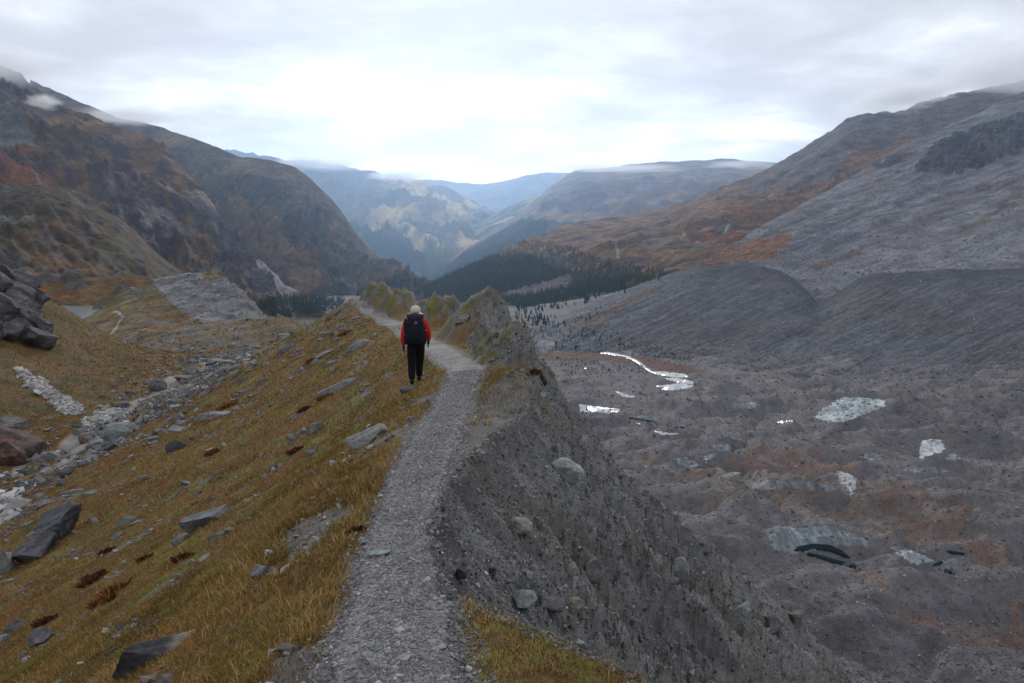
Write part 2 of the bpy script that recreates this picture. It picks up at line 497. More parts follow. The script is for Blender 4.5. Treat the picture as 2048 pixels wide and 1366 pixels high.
def d_L1(x, y, px, py, t):
    g = ridged((py - .85 * px) / 95 + .5 * fbm(x / 200, y / 200, 3, 71), (px + .85 * py) / 260, 5, 72)
    crag = sstep(.0, .3, fbm(x / 190, y / 190, 4, 78))
    g2 = ridged((py - 1.1 * px) / 34 + .6 * fbm(x / 90, y / 90, 3, 84), (px + .8 * py) / 90, 5, 85)
    return 46 * g * sstep(.0, .25, t) + 50 * fbm(x / 420, y / 420, 3, 75) * sstep(0, .3, t) + (9 + 22 * crag) * fbm(x / 55, y / 55, 5, 73) + (6 + 20 * crag) * g2 * sstep(0, .12, t)
def c_L1(co, px, py, t):
    x, y = co[..., 0], co[..., 1]
    jx = px + 34 * fbm(x / 110, y / 110, 5, 74); jy = py + 24 * fbm(x / 80, y / 80, 5, 76)
    c = shape_col(px.shape, (.105, .066, .034))
    c = mixc(c, (.180, .104, .052), sstep(-.05, .25, fbm(x / 200, y / 200, 4, 77)) * .75)
    c = mixc(c, (.16, .068, .036), inpoly(jx, jy, [(-300, 300), (0, 300), (70, 315), (130, 350), (120, 385), (0, 370), (-300, 380)]) * .8)
    c = mixc(c, (.050, .044, .047), sstep(.13, .19, ridged((py - .85 * px) / 60 + .4 * fbm(x / 150, y / 150, 3, 82), (px + .85 * py) / 150, 5, 79)) * .75)
    up = inpoly(jx, jy, [(-300, 0), (0, 100), (60, 150), (90, 200), (60, 240), (0, 230), (-300, 200)])
    c = mixc(c, (.06, .058, .062), up * .8)
    c = mixc(c, (.115, .115, .112), inpoly(jx, jy, [(-300, 230), (0, 235), (60, 260), (75, 300), (0, 312), (-300, 320)]) * .85)
    c = mixc(c, (.058, .050, .056), inpoly(jx, jy, [(180, 330), (250, 320), (320, 420), (380, 480), (330, 520), (270, 470), (220, 420)]) * .7)
    for poly in ([(325, 365), (370, 370), (420, 385), (435, 430), (400, 425), (370, 400), (330, 395)], [(278, 440), (295, 432), (310, 470), (305, 490), (285, 470)], [(305, 415), (335, 425), (350, 455), (320, 450)]):
        c = mixc(c, (.175, .165, .165), inpoly(jx, jy, poly) * sstep(-.2, .25, fbm(x / 18, y / 18, 3, 80)) * .9)
    c = mixc(c, (.060, .056, .066), inpoly(jx, jy, [(340, 390), (430, 410), (470, 480), (540, 550), (600, 590), (560, 620), (430, 520), (390, 450)]) * .75)
    sc = inpoly(px + 5 * fbm(x / 40, y / 40, 3, 81), py, [(488, 506), (500, 508), (540, 540), (575, 562), (605, 584), (590, 592), (560, 588), (535, 556)])
    c = mixc(c, (.26, .245, .235), sc * .9)
    return c
L1 = sheet('brown_mountain', [[(-450, -60, 2100), (-200, 50, 1950), (0, 130, 1800), (40, 146, 1780), (70, 176, 1760), (120, 206, 1740), (180, 231, 1720), (210, 246, 1700), (260, 259, 1680), (300, 276, 1650), (330, 292, 1620), (350, 318, 1600), (375, 346, 1560), (400, 372, 1530), (430, 408, 1500), (440, 436, 1480), (470, 476, 1420), (490, 500, 1380), (520, 526, 1330), (560, 562, 1250), (605, 592, 1180), (650, 615, 1120)],
                              [(-450, 330, 1250), (0, 360, 1200), (150, 390, 1200), (260, 430, 1200), (330, 450, 1230), (400, 500, 1200), (500, 570, 1100), (605, 620, 1050), (650, 640, 1000)],
                              [(-450, 600, 700), (0, 600, 720), (200, 600, 760), (370, 600, 800), (500, 620, 860), (650, 660, 900)]],
           -450, 650, 420, 220, d_L1, c_L1, M_MID, sm=(1.5, 3), grain=80, kind='structure')
def d_L0(x, y, px, py, t):
    return 12 * fbm(x / 120, y / 120, 5, 91) + 9 * ridged((py - .75 * px) / 40, (px + py) / 160, 4, 92) * sstep(0, .3, t) + 2.5 * ridged(x / 14, y / 14, 4, 98)
def c_L0(co, px, py, t):
    x, y = co[..., 0], co[..., 1]
    jx = px + 24 * fbm(x / 50, y / 50, 5, 93); jy = py + 14 * fbm(x / 40, y / 40, 5, 94)
    c = shape_col(px.shape, (.072, .058, .028))
    c = mixc(c, C_BROWN, sstep(-.05, .25, fbm(x / 70, y / 70, 4, 95)) * .8)
    c = mixc(c, (.080, .074, .078), sstep(.06, .22, fbm((py - .7 * px) / 22, (px + py) / 60, 5, 96)) * .75)
    c = mixc(c, (.040, .036, .026), sstep(.08, .26, fbm((py - .8 * px) / 13 + 4, (px + py) / 45, 4, 97)) * .7)
    c = mixc(c, (.14, .135, .13), inpoly(jx, jy, [(-300, 430), (0, 430), (60, 436), (75, 448), (30, 442), (0, 446), (-300, 446)]) * .8)
    c = mixc(c, (.055, .052, .055), inpoly(jx, jy, [(-300, 510), (10, 512), (45, 530), (60, 548), (0, 545), (-300, 550)]) * .8)
    c = mixc(c, (.145, .085, .04), inpoly(jx, jy, [(60, 500), (200, 530), (330, 545), (330, 560), (150, 556), (60, 530)]) * .6)
    return c
L0 = sheet('olive_hillside', [[(-450, 320, 800), (0, 357, 800), (70, 362, 800), (137, 378, 800), (190, 406, 810), (239, 436, 820), (290, 480, 830), (325, 510, 820), (359, 538, 800), (420, 566, 760), (480, 590, 720)],
                              [(-450, 500, 560), (0, 500, 560), (200, 520, 600), (359, 560, 650), (480, 610, 600)],
                              [(-450, 620, 430), (0, 620, 430), (200, 620, 430), (480, 660, 430)]],
           -450, 480, 270, 110, d_L0, c_L0, M_MID, sm=(1.5, 2), grain=42, kind='structure')

def d_N1(x, y, px, py, t):
    cr = sstep(.02, .3, fbm(x / 22 + 3, y / 22, 3, 101))
    return 1.2 * fbm(x / 14, y / 14, 5, 102) + 2.6 * cr * (1 + ridged(x / 6, y / 6, 4, 103))
def c_N1(co, px, py, t):
    x, y = co[..., 0], co[..., 1]
    c = shape_col(px.shape, (.095, .066, .030))
    c = mixc(c, (.075, .073, .078), sstep(.03, .2, fbm(x / 22 + 3, y / 22, 3, 101)) * .9)
    c = mixc(c, C_ORANGE, sstep(.05, .3, fbm(x / 12, y / 12, 4, 104)) * .5)
    return mixc(c, (.13, .12, .12), sstep(.12, .0, t) * sstep(0, .2, fbm(x / 9, y / 9, 3, 105)) * .7)
N1 = sheet('lake_shore_bank', [[(-450, 515, 360), (0, 541, 352), (60, 545, 350), (100, 547, 350), (180, 555, 345), (280, 553, 340), (340, 556, 335), (420, 580, 330)],
                               [(-450, 600, 318), (0, 612, 318), (100, 612, 320), (180, 610, 320), (280, 606, 318), (420, 620, 315)],
                               [(-450, 680, 290), (0, 680, 290), (420, 680, 290)]],
           -450, 420, 230, 60, d_N1, c_N1, M_BANK, sm=(1.5, 1.5), grain=9, kind='structure')
def d_N2(x, y, px, py, t):
    gr = sstep(300, 360, px)
    return .7 * fbm(x / 9, y / 9, 5, 111) * (1 + gr) + .5 * ridged(x / 3.5, y / 12, 4, 112) * gr
def c_N2(co, px, py, t):
    x, y = co[..., 0], co[..., 1]
    jx = px + 14 * fbm(x / 9, y / 9, 5, 113); jy = py + 8 * fbm(x / 7, y / 7, 5, 114)
    c = shape_col(px.shape, (.155, .160, .168))
    c = mixc(c, (.115, .116, .124), sstep(0, .25, fbm(x / 10, y / 4, 4, 116)) * .6)
    left = inpoly(jx, jy, [(0, 500), (300, 560), (330, 590), (370, 628), (420, 650), (500, 660), (500, 760), (0, 760)])
    g = mixc(shape_col(px.shape, (.085, .070, .028)), (.13, .078, .033), sstep(-.1, .2, fbm(x / 14, y / 14, 4, 115)))
    g = mixc(g, (.10, .10, .105), sstep(.1, .25, fbm(x / 6 + 8, y / 6, 4, 117)) * .8)
    c = np.where((left & True)[..., None], g, c)
    top = inpoly(jx, jy, [(400, 545), (445, 546), (452, 558), (410, 562)])
    c = mixc(c, (.12, .085, .032), top * .9)
    trail = seg_dist(px, py, [(222, 668), (232, 655), (240, 642), (246, 634), (238, 626), (228, 625)])
    return mixc(c, (.24, .21, .18), sstep(3.2, 1.2, trail))
N2 = sheet('grey_moraine', [[(60, 700, 165), (130, 668, 168), (150, 646, 170), (175, 632, 172), (200, 617, 175), (240, 590, 180), (290, 563, 186), (330, 553, 190), (350, 548, 191), (370, 544, 191), (385, 546, 189), (405, 547, 186), (445, 552, 181), (462, 562, 177), (475, 572, 172), (500, 600, 165), (535, 634, 157), (570, 660, 150), (620, 690, 145)],
                            [(60, 740, 132), (150, 690, 130), (240, 690, 128), (400, 690, 125), (620, 740, 125)]],
           60, 620, 300, 100, d_N2, c_N2, M_BANK, sm=(1.2, 1.2), grain=5, kind='structure')
def d_N3(x, y, px, py, t):
    return .35 * fbm(x / 6, y / 6, 4, 121) + .28 * ridged(x / 2.2 + y / 7, y / 20, 3, 122)
def c_N3(co, px, py, t):
    x, y = co[..., 0], co[..., 1]
    c = shape_col(px.shape, (.120, .080, .034))
    c = mixc(c, (.085, .068, .032), sstep(-.1, .2, ridged(x / 2.2 + y / 7, y / 20, 3, 122)) * .7)
    st = sstep(540, 470, px + 30 * fbm(x / 6, y / 6, 3, 123)) * sstep(.02, .2, fbm(x / 4, y / 4, 4, 124)) * sstep(.75, .5, t)
    c = mixc(c, (.115, .115, .122), st * .85)
    return mixc(c, (.16, .085, .035), sstep(.6, .9, t) * .6)
N3 = sheet('grassy_bank', [[(120, 725, 96), (200, 705, 100), (300, 678, 110), (340, 662, 116), (400, 646, 120), (440, 642, 119), (480, 640, 118), (545, 633, 112), (580, 637, 108), (610, 648, 104), (690, 668, 100)],
                           [(120, 770, 76), (300, 735, 79), (390, 726, 80), (480, 722, 80), (600, 732, 78), (690, 742, 75)]],
           120, 690, 220, 70, d_N3, c_N3, M_BANK, sm=(1.5, 1.2), low=.06, kind='structure')

# ------------------------------------------------------------------ the right-hand slopes
def d_R3(x, y, px, py, t):
    g = ridged(x / 260 + .5 * fbm(x / 200, y / 200, 3, 131), y / 260, 4, 132)
    return 30 * g * sstep(.05, .35, t) + 30 * fbm(x / 320, y / 320, 3, 135) * sstep(0, .2, t) + 12 * fbm(x / 60, y / 60, 5, 133) + 9 * ridged(x / 45 + fbm(x / 80, y / 80, 3, 158), y / 90, 4, 159) * sstep(1250, 1500, px)
PATHS_R = [[(1236, 492), (1230, 498), (1236, 506), (1234, 516), (1232, 522)], [(1158, 535), (1153, 545), (1149, 552)], [(1368, 460), (1374, 466)], [(1462, 455), (1450, 466)]]
def c_R3(co, px, py, t):
    x, y = co[..., 0], co[..., 1]
    jx = px + 30 * fbm(x / 110, y / 110, 5, 134); jy = py + 18 * fbm(x / 90, y / 90, 5, 136)
    c = shape_col(px.shape, (.150, .088, .042))
    c = mixc(c, (.215, .088, .034), sstep(-.05, .25, fbm(x / 170, y / 170, 4, 137)) * sstep(1150, 1450, px) * .85)
    c = mixc(c, (.082, .075, .075), sstep(.09, .14, fbm(x / 130 + 9, y / 60, 6, 138)) * .65)
    up = inpoly(jx, jy, [(1500, 380), (1560, 300), (1720, 200), (2400, 60), (2400, 330), (1850, 320), (1700, 370)])
    c = mixc(c, (.100, .095, .098), up * .75)
    c = mixc(c, (.18, .10, .045), inpoly(jx, jy, [(1690, 320), (1720, 300), (1790, 285), (1830, 272), (1840, 280), (1770, 310), (1720, 360), (1680, 370)]) * .8)
    c = mixc(c, (.055, .052, .060), inpoly(jx, jy, [(1660, 350), (1690, 330), (1700, 345), (1670, 380)]) * .9)
    low = inpoly(jx, jy, [(780, 560), (900, 540), (1000, 502), (1080, 505), (1160, 540), (1240, 545), (1330, 540), (1330, 640), (780, 700)])
    c = mixc(c, (.068, .062, .038), low * .85)
    c = mixc(c, (.060, .050, .055), inpoly(jx, jy, [(1060, 570), (1120, 552), (1200, 545), (1230, 560), (1150, 580)]) * .7)
    bare = inpoly(jx, jy, [(1000, 600), (1040, 580), (1100, 566), (1140, 560), (1120, 580), (1060, 604)])
    c = mixc(c, (.135, .112, .112), bare * .9)
    c = mixc(c, (.135, .13, .135), inpoly(jx, jy, [(1090, 600), (1190, 556), (1270, 530), (1300, 525), (1240, 556), (1150, 600)]) * sstep(-.1, .1, fbm(x / 40, y / 40, 3, 139)) * .7)
    c = mixc(c, (.10, .108, .125), inpoly(jx, jy, [(1415, 462), (1440, 452), (1490, 452), (1500, 456), (1450, 465)]) * .8)
    for ln in PATHS_R:
        c = mixc(c, (.33, .27, .22), sstep(3.0, 1.2, seg_dist(px, py, ln)))
    return c
R3 = sheet('rust_hillside', [[(740, 612, 2150), (780, 594, 2100), (840, 573, 2000), (900, 546, 1900), (980, 511, 2000), (1050, 479, 2100), (1090, 465, 2200), (1140, 447, 2300), (1190, 438, 2400), (1250, 431, 2500), (1320, 417, 2600), (1380, 401, 2700), (1450, 371, 2800), (1520, 346, 3000), (1545, 332, 3000), (1580, 312, 3000), (1620, 288, 3000), (1650, 268, 3000), (1680, 248, 3000), (1700, 236, 3000), (1720, 228, 3000), (1760, 224, 3050), (1800, 224, 3100), (1850, 202, 3200), (1950, 180, 3300), (2048, 160, 3400), (2400, 100, 3600)],
                             [(740, 635, 1800), (850, 600, 1680), (1000, 560, 1640), (1100, 535, 1600), (1240, 500, 1560), (1400, 460, 1700), (1500, 425, 1900), (1600, 385, 2100), (1750, 315, 2300), (2048, 250, 2400), (2400, 190, 2500)],
                             [(740, 690, 1150), (850, 665, 1180), (1000, 630, 1230), (1100, 614, 1130), (1240, 584, 1040), (1340, 566, 990), (1500, 555, 1080), (1700, 490, 1300), (2048, 390, 1600), (2400, 330, 1700)]],
           740, 2400, 470, 200, d_R3, c_R3, M_MID, sm=(1.5, 3), grain=90, kind='structure')

def d_R2(x, y, px, py, t):
    jx = px + 25 * fbm(x / 60, y / 60, 4, 140)
    cl = inpoly(jx, py + 12 * fbm(x / 40, y / 40, 4, 141), CLIFF_A) * 1.0
    cl = smooth(smooth(cl, 3.0, 0), 3.0, 1)
    s = (py + .36 * px) / 15 + .5 * fbm(x / 90, y / 90, 3, 142)
    g = ridged(s, px / 260, 4, 143)
    return 6.5 * g * sstep(.0, .2, t) + 6 * fbm(x / 70, y / 70, 4, 144) + 1.2 * fbm(x / 9, y / 9, 4, 174) + cl * (3 + 14 * fbm(x / 38, y / 38, 4, 145) + 7 * ridged((px * .6 + py) / 26, (px - py) / 50, 4, 178)), -cl * (5 + 8 * fbm(x / 22, y / 22, 4, 179)), -cl * 4
CLIFF_A = [(1828, 350), (1860, 300), (1905, 268), (1960, 250), (2048, 226), (2400, 120), (2400, 250), (2048, 300), (1985, 330), (1920, 352), (1880, 345)]
def c_R2(co, px, py, t):
    x, y = co[..., 0], co[..., 1]
    jx = px + 24 * fbm(x / 60, y / 60, 5, 146); jy = py + 14 * fbm(x / 45, y / 45, 5, 147)
    c = shape_col(px.shape, C_SCREE)
    c = mixc(c, (.185, .190, .204), sstep(.05, .28, ridged((py + .36 * px) / 11, px / 220, 4, 148)) * .75)
    c = mixc(c, (.075, .076, .088), sstep(.08, .3, ridged((py + .36 * px) / 17 + 5, px / 260, 4, 177)) * .6)
    c = mixc(c, (.122, .098, .090), sstep(.02, .25, ridged((py + .36 * px) / 30 + 3, px / 300, 4, 149)) * .6)
    c = mixc(c, (.185, .188, .198), sstep(.45, .72, t) * .7)
    ca = inpoly(jx, jy, CLIFF_A) * 1.0
    c = mixc(c, (.044, .043, .054), ca * .92)
    c = mixc(c, (.10, .10, .112), ca * sstep(.05, .3, ridged((px * .9 + py * .3) / 16, (py - .3 * px) / 60, 4, 180)) * .6)
    c = mixc(c, (.050, .048, .058), inpoly(jx, jy, [(1740, 330), (1790, 312), (1840, 300), (1830, 312), (1770, 334)]) * .9)
    c = mixc(c, (.062, .058, .066), inpoly(jx, jy, [(1955, 372), (1978, 372), (1978, 380), (1950, 380)]) * .9)
    og = inpoly(jx, jy, [(1380, 552), (1430, 505), (1480, 490), (1560, 470), (1590, 478), (1560, 500), (1550, 520), (1480, 530), (1400, 540)])
    c = mixc(c, (.185, .085, .036), og * .95)
    og2 = inpoly(jx, jy, [(1290, 600), (1340, 530), (1420, 495), (1500, 455), (1560, 425), (1560, 440), (1450, 500), (1400, 540), (1350, 600)])
    c = mixc(c, (.115, .075, .05), og2 * .55)
    c = mixc(c, (.052, .048, .060), inpoly(jx, jy, [(1384, 530), (1410, 510), (1425, 515), (1400, 545), (1470, 522), (1495, 516), (1490, 528), (1465, 532)]) * .8)
    for poly in ([(1620, 535), (1700, 500), (1760, 480), (1760, 490), (1700, 512), (1640, 545)], [(1890, 480), (1990, 420), (2048, 360), (2048, 385), (1960, 455)]):
        c = mixc(c, (.125, .085, .065), inpoly(jx, jy, poly) * .7)
    return c
R2 = sheet('scree_mountain', [[(1270, 580, 960), (1330, 553, 990), (1380, 538, 1010), (1430, 508, 1060), (1480, 478, 1150), (1520, 455, 1200), (1560, 431, 1260), (1600, 410, 1320), (1650, 386, 1400), (1700, 355, 1480), (1740, 330, 1550), (1790, 300, 1600), (1830, 277, 1650), (1890, 253, 1700), (1950, 230, 1750), (2000, 204, 1800), (2048, 184, 1850), (2400, 60, 2000)],
                              [(1270, 600, 940), (1500, 520, 1010), (1700, 450, 1130), (1900, 400, 1240), (2048, 350, 1280), (2400, 260, 1350)],
                              [(1270, 640, 900), (1400, 590, 890), (1500, 580, 880), (1640, 620, 850), (1750, 590, 830), (1900, 575, 820), (2048, 575, 810), (2400, 565, 790)]],
           1270, 2400, 400, 180, d_R2, c_R2, M_SCREE, sm=(1.2, 2), grain=36, kind='structure')

def d_R1(x, y, px, py, t):
    s = (py + .46 * px) / 11 + .5 * fbm(x / 40, y / 40, 3, 151)
    g = ridged(s, px / 200, 4, 152)
    return 3.4 * g * sstep(.02, .2, t) + 2.6 * fbm(x / 30, y / 30, 4, 153) * (.4 + t) + .8 * fbm(x / 6, y / 6, 4, 175)
def c_R1(co, px, py, t):
    x, y = co[..., 0], co[..., 1]
    c = shape_col(px.shape, (.094, .100, .112))
    c = mixc(c, (.122, .128, .142), sstep(.05, .28, ridged((py + .46 * px) / 7, px / 160, 4, 154)) * .5)
    c = mixc(c, (.098, .088, .088), sstep(-.05, .2, fbm(x / 110, y / 110, 4, 155)) * .55)
    c = mixc(c, (.060, .062, .068), sstep(.20, .02, t + .05 * fbm(x / 25, y / 25, 4, 176)) * sstep(1360, 1440, px) * .9)  # shadow under the crest lip, painted as a dark band
    jx = px + 20 * fbm(x / 30, y / 30, 4, 156)
    c = mixc(c, (.115, .08, .055), inpoly(jx, py, [(1120, 655), (1200, 615), (1290, 580), (1330, 570), (1240, 625), (1180, 665)]) * .6)
    c = mixc(c, (.15, .152, .158), inpoly(jx, py + 5 * fbm(x / 30, y / 30, 4, 157), [(1095, 638), (1180, 596), (1250, 575), (1260, 590), (1190, 625), (1110, 648)]) * .6)
    return c
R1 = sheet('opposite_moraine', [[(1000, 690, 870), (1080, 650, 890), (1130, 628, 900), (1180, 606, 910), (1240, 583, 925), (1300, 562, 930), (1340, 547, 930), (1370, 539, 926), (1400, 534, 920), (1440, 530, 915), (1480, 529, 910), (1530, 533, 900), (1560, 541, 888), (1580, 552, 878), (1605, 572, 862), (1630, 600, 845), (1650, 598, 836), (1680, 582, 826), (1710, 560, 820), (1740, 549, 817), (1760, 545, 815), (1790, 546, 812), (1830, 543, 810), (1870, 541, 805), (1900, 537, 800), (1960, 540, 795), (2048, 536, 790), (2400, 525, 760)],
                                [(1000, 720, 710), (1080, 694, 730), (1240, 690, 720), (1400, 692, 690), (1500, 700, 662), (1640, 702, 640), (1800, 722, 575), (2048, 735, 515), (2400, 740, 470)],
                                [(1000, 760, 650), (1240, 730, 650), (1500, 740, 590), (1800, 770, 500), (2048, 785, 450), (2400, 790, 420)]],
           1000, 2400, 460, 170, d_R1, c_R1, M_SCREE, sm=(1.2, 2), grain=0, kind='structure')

# ------------------------------------------------------------------ the debris-covered glacier and valley floor
HUM = [(1700, 1040, 9, 26), (1480, 955, 6, 22), (1560, 905, 5, 26), (1900, 905, 6, 30), (1850, 985, 5, 26), (1960, 1060, 7, 26), (1420, 1040, 5, 22),
       (1650, 1095, 4, 14), (1760, 1225, 6, 16), (1990, 1180, 7, 20), (1640, 830, 5, 40), (1430, 820, 5, 40), (1520, 1010, 4, 18), (1330, 900, 4, 24), (1880, 1300, 6, 15)]
def d_G(x, y, px, py, t):
    near = sstep(700, 420, y)
    w = fbm(x / 90, y / 90, 3, 161)
    d = 12.5 * near * ridged(x / 62 + w, y / 44, 3, 162) + 4.0 * near * fbm(x / 17, y / 15, 5, 163) + 1.2 * (1 - near) * fbm(x / 40, y / 40, 4, 164)
    d = d + near * .7 * ridged(x / 5.5, y / 5, 3, 165)
    for hx, hy, h, r in HUM:
        Yc = np.interp(hy, [650, 705, 800, 900, 1000, 1100, 1200, 1366], [900, 700, 480, 340, 262, 212, 176, 136])
        q = P(hx, hy, Yc)
        d = d + h * .55 * np.exp(-((x - q[0]) ** 2 + ((y - q[1]) * .8) ** 2) / (2 * r * r * .55))
    return d * sstep(0, .1, t)
def c_G(co, px, py, t):
    x, y = co[..., 0], co[..., 1]
    jx = px + 90 * fbm(x / 26, y / 26, 6, 166); jy = py + 34 * fbm(x / 22, y / 22, 6, 167)
    c = shape_col(px.shape, (.136, .130, .136))
    c = mixc(c, (.140, .130, .122), sstep(-.05, .25, fbm(x / 55, y / 55, 4, 168)) * .6)
    c = mixc(c, (.085, .085, .095), sstep(.02, .25, fbm(x / 34 + 4, y / 34, 4, 169)) * .6)
    red = [[(1430, 930), (1500, 915), (1640, 915), (1700, 950), (1640, 970), (1500, 965), (1440, 955)],
           [(1250, 905), (1330, 930), (1420, 965), (1520, 985), (1640, 1010), (1600, 1025), (1480, 1010), (1360, 975), (1270, 930)],
           [(1700, 1000), (1760, 985), (1840, 1010), (1900, 1060), (1960, 1110), (2048, 1130), (2048, 1180), (1920, 1130), (1800, 1080), (1720, 1040)],
           [(1420, 1020), (1560, 1015), (1720, 1040), (1800, 1100), (1700, 1075), (1560, 1050), (1430, 1045)],
           [(1680, 1150), (1760, 1180), (1800, 1240), (1900, 1270), (1990, 1250), (2048, 1230), (2048, 1320), (1930, 1310), (1800, 1270), (1700, 1190)]]
    for k, poly in enumerate(red):
        c = mixc(c, (.158, .112, .092) if k % 2 == 0 else (.165, .132, .110), inpoly(jx, jy, poly) * (.35 + .65 * sstep(-.2, .2, fbm(x / 9 + k, y / 8, 5, 173))))
    c = mixc(c, (.105, .055, .042), inpoly(px + 8 * fbm(x / 30, y / 30, 3, 170), py + 2 * fbm(x / 30, y / 30, 3, 171), [(1080, 701), (1160, 700), (1240, 710), (1320, 715), (1350, 728), (1410, 742), (1380, 752), (1310, 742), (1280, 728), (1200, 720), (1100, 720), (1040, 722)]) * .95)
    c = mixc(c, (.085, .050, .045), inpoly(jx, jy, [(1100, 752), (1180, 752), (1200, 766), (1120, 770)]) * .7)
    c = mixc(c, (.062, .060, .045), inpoly(jx, jy, [(820, 560), (1000, 600), (1050, 640), (1080, 660), (820, 720)]) * .75)
    c = mixc(c, (.135, .138, .145), inpoly(px, py + 4 * fbm(x / 40, y / 40, 4, 172), [(1070, 660), (1110, 640), (1190, 610), (1260, 580), (1290, 575), (1220, 620), (1120, 655)]) * .6)
    c = mixc(c, (.05, .056, .034), inpoly(jx, jy, [(480, 560), (560, 590), (690, 600), (690, 680), (480, 680)]) * .8)
    c = mixc(c, (.135, .138, .143), sstep(1500, 1380, jx) * sstep(1050, 1120, jy) * .6)
    return c
G = sheet('glacier_floor', [[(300, 575, 1750), (500, 585, 1700), (700, 588, 1650), (850, 604, 1450), (1000, 612, 1280), (1100, 607, 1150), (1200, 592, 1050), (1300, 566, 1000), (1350, 560, 960), (1600, 600, 880), (2048, 600, 820), (2400, 600, 800)],
                            [(300, 650, 950), (900, 650, 930), (1100, 652, 890), (1300, 648, 830), (1600, 650, 770), (2048, 660, 680), (2400, 660, 640)],
                            [(300, 705, 720), (1100, 706, 710), (1500, 706, 665), (1800, 722, 575), (2048, 725, 530), (2400, 725, 500)],
                            [(300, 800, 480), (1500, 800, 480), (2048, 800, 440), (2400, 800, 430)],
                            [(300, 900, 342), (2400, 900, 330)], [(300, 1000, 263), (2400, 1000, 256)], [(300, 1100, 212), (2400, 1100, 208)],
                            [(300, 1200, 177), (2400, 1200, 174)], [(300, 1366, 137), (2400, 1366, 136)], [(300, 1550, 106), (2400, 1550, 106)], [(300, 1900, 72), (2400, 1900, 72)]],
          300, 2400, 470, 300, d_G, c_G, M_FLOOR, sm=(2, 3), low=0, kind='structure')
lake_xy = [P(40, 628, 270), P(330, 628, 270), P(360, 612, 345), P(20, 612, 345)]
LAKE_Z = -43.0
lv = np.array([[q[0], q[1], LAKE_Z] for q in lake_xy])
m_lake, nt, bs = new_mat('milky_lake_water')
bs.inputs['Base Color'].default_value = (.20, .25, .26, 1); bs.inputs['Roughness'].default_value = .12
link('lake', mesh_from('lake', lv, np.array([[0, 1, 2, 3]]), None, m_lake, False), kind='structure')

# ------------------------------------------------------------------ the moraine ridge the path follows, its grass flank and its eroded inner wall
PATH_PTS = [(800, 1420, 2.35), (790, 1300, 3.15), (792, 1200, 3.8), (803, 1060, 5.25), (826, 980, 6.45), (866, 880, 8.9), (898, 820, 11.3), (921, 770, 14.2),
            (934, 735, 16.6), (880, 700, 20.0), (840, 678, 23.5), (806, 655, 28.0), (768, 638, 33.0), (735, 615, 38.0), (705, 598, 44.0)]
pc = np.array([P(*q) for q in PATH_PTS])
crest_y = np.concatenate([[-6, 0.0], pc[:, 1], [55, 70, 85, 110]])
crest_x = np.concatenate([[-.45, -.42], pc[:, 0], [-10.2, -12.0, -14, -18]])
crest_z = np.concatenate([[.25, .02], pc[:, 2], [-5.6, -8.2, -11.5, -17]])
def cx(y): return np.interp(y, crest_y, crest_x)
def cz(y): return np.interp(y, crest_y, crest_z)
tr_y = np.array([-10, 0, 10, 20, 30, 40, 60, 72, 80, 95, 115])
tr_x = np.array([-16.5, -17.2, -18.4, -19.8, -21.8, -24.4, -27.7, -30.7, -34.0, -37, -41])
tr_z = np.array([-7.8, -8.4, -9.2, -10.0, -10.9, -12.0, -13.4, -14.4, -15.4, -17.6, -20])
ctl = []
for y in (-6, -2, 1, 3, 5, 7, 10, 13, 16, 20, 24, 29, 34, 40, 47, 56, 66, 78, 95, 112):
    X, Z = cx(y), cz(y); TX, TZ = np.interp(y, tr_y, tr_x), np.interp(y, tr_y, tr_z)
    ctl += [(X, y, Z), (X - .5, y, Z - .03), (X + 1.2, y, Z + .02), (X + 6, y, Z - .2)]
    for f, e in ((.1, -.06), (.3, .06), (.55, .10), (.8, -.05)):
        ctl.append((X + (TX - X) * f, y, Z + (TZ - Z) * f - e * 1.0 - .25 * math.sin(math.pi * f)))
    ctl.append((TX, y, TZ)); ctl.append((TX - 2.0, y, TZ + .1))
for q in ((300, 700, 82), (230, 680, 84), (160, 640, 83), (110, 610, 80), (60, 585, 78), (0, 560, 75), (100, 740, 60), (0, 740, 55), (0, 850, 45), (200, 720, 70), (60, 800, 51), (120, 840, 47), (-150, 520, 72), (-150, 800, 46), (-150, 900, 38), (40, 920, 38)):
    ctl.append(tuple(P(*q)))
for q in ((-26, 30, -9.5), (-34, 28, -5.0), (-24, 18, -7.5), (-30, 10, -3.5), (-24, 5, -5.5), (-66, 95, -11.5), (-78, 112, -15), (-58, 95, -14.5), (-50, 95, -19), (-95, 95, -8), (-46, 112, -25), (-62, 112, -20), (-70, 70, -1)):
    ctl.append(q)
ctl = np.array(ctl)
def tps(r2):
    return np.where(r2 > 1e-12, r2 * np.log(np.maximum(r2, 1e-12)), 0.0)
_c = ctl[:, :2] / 20.0
A = tps(((_c[:, None] - _c[None]) ** 2).sum(-1)) + np.eye(len(_c)) * 0.002
Pm = np.concatenate([np.ones((len(_c), 1)), _c], 1)
sol = np.linalg.solve(np.block([[A, Pm], [Pm.T, np.zeros((3, 3))]]), np.concatenate([ctl[:, 2], np.zeros(3)]))
def z_left(x, y):
    x_ = x / 20.0; y_ = y / 20.0
    out = sol[-3] + sol[-2] * x_ + sol[-1] * y_
    for k in range(len(_c)):
        r2 = (x_ - _c[k, 0]) ** 2 + (y_ - _c[k, 1]) ** 2
        out = out + sol[k] * tps(r2)
    return out
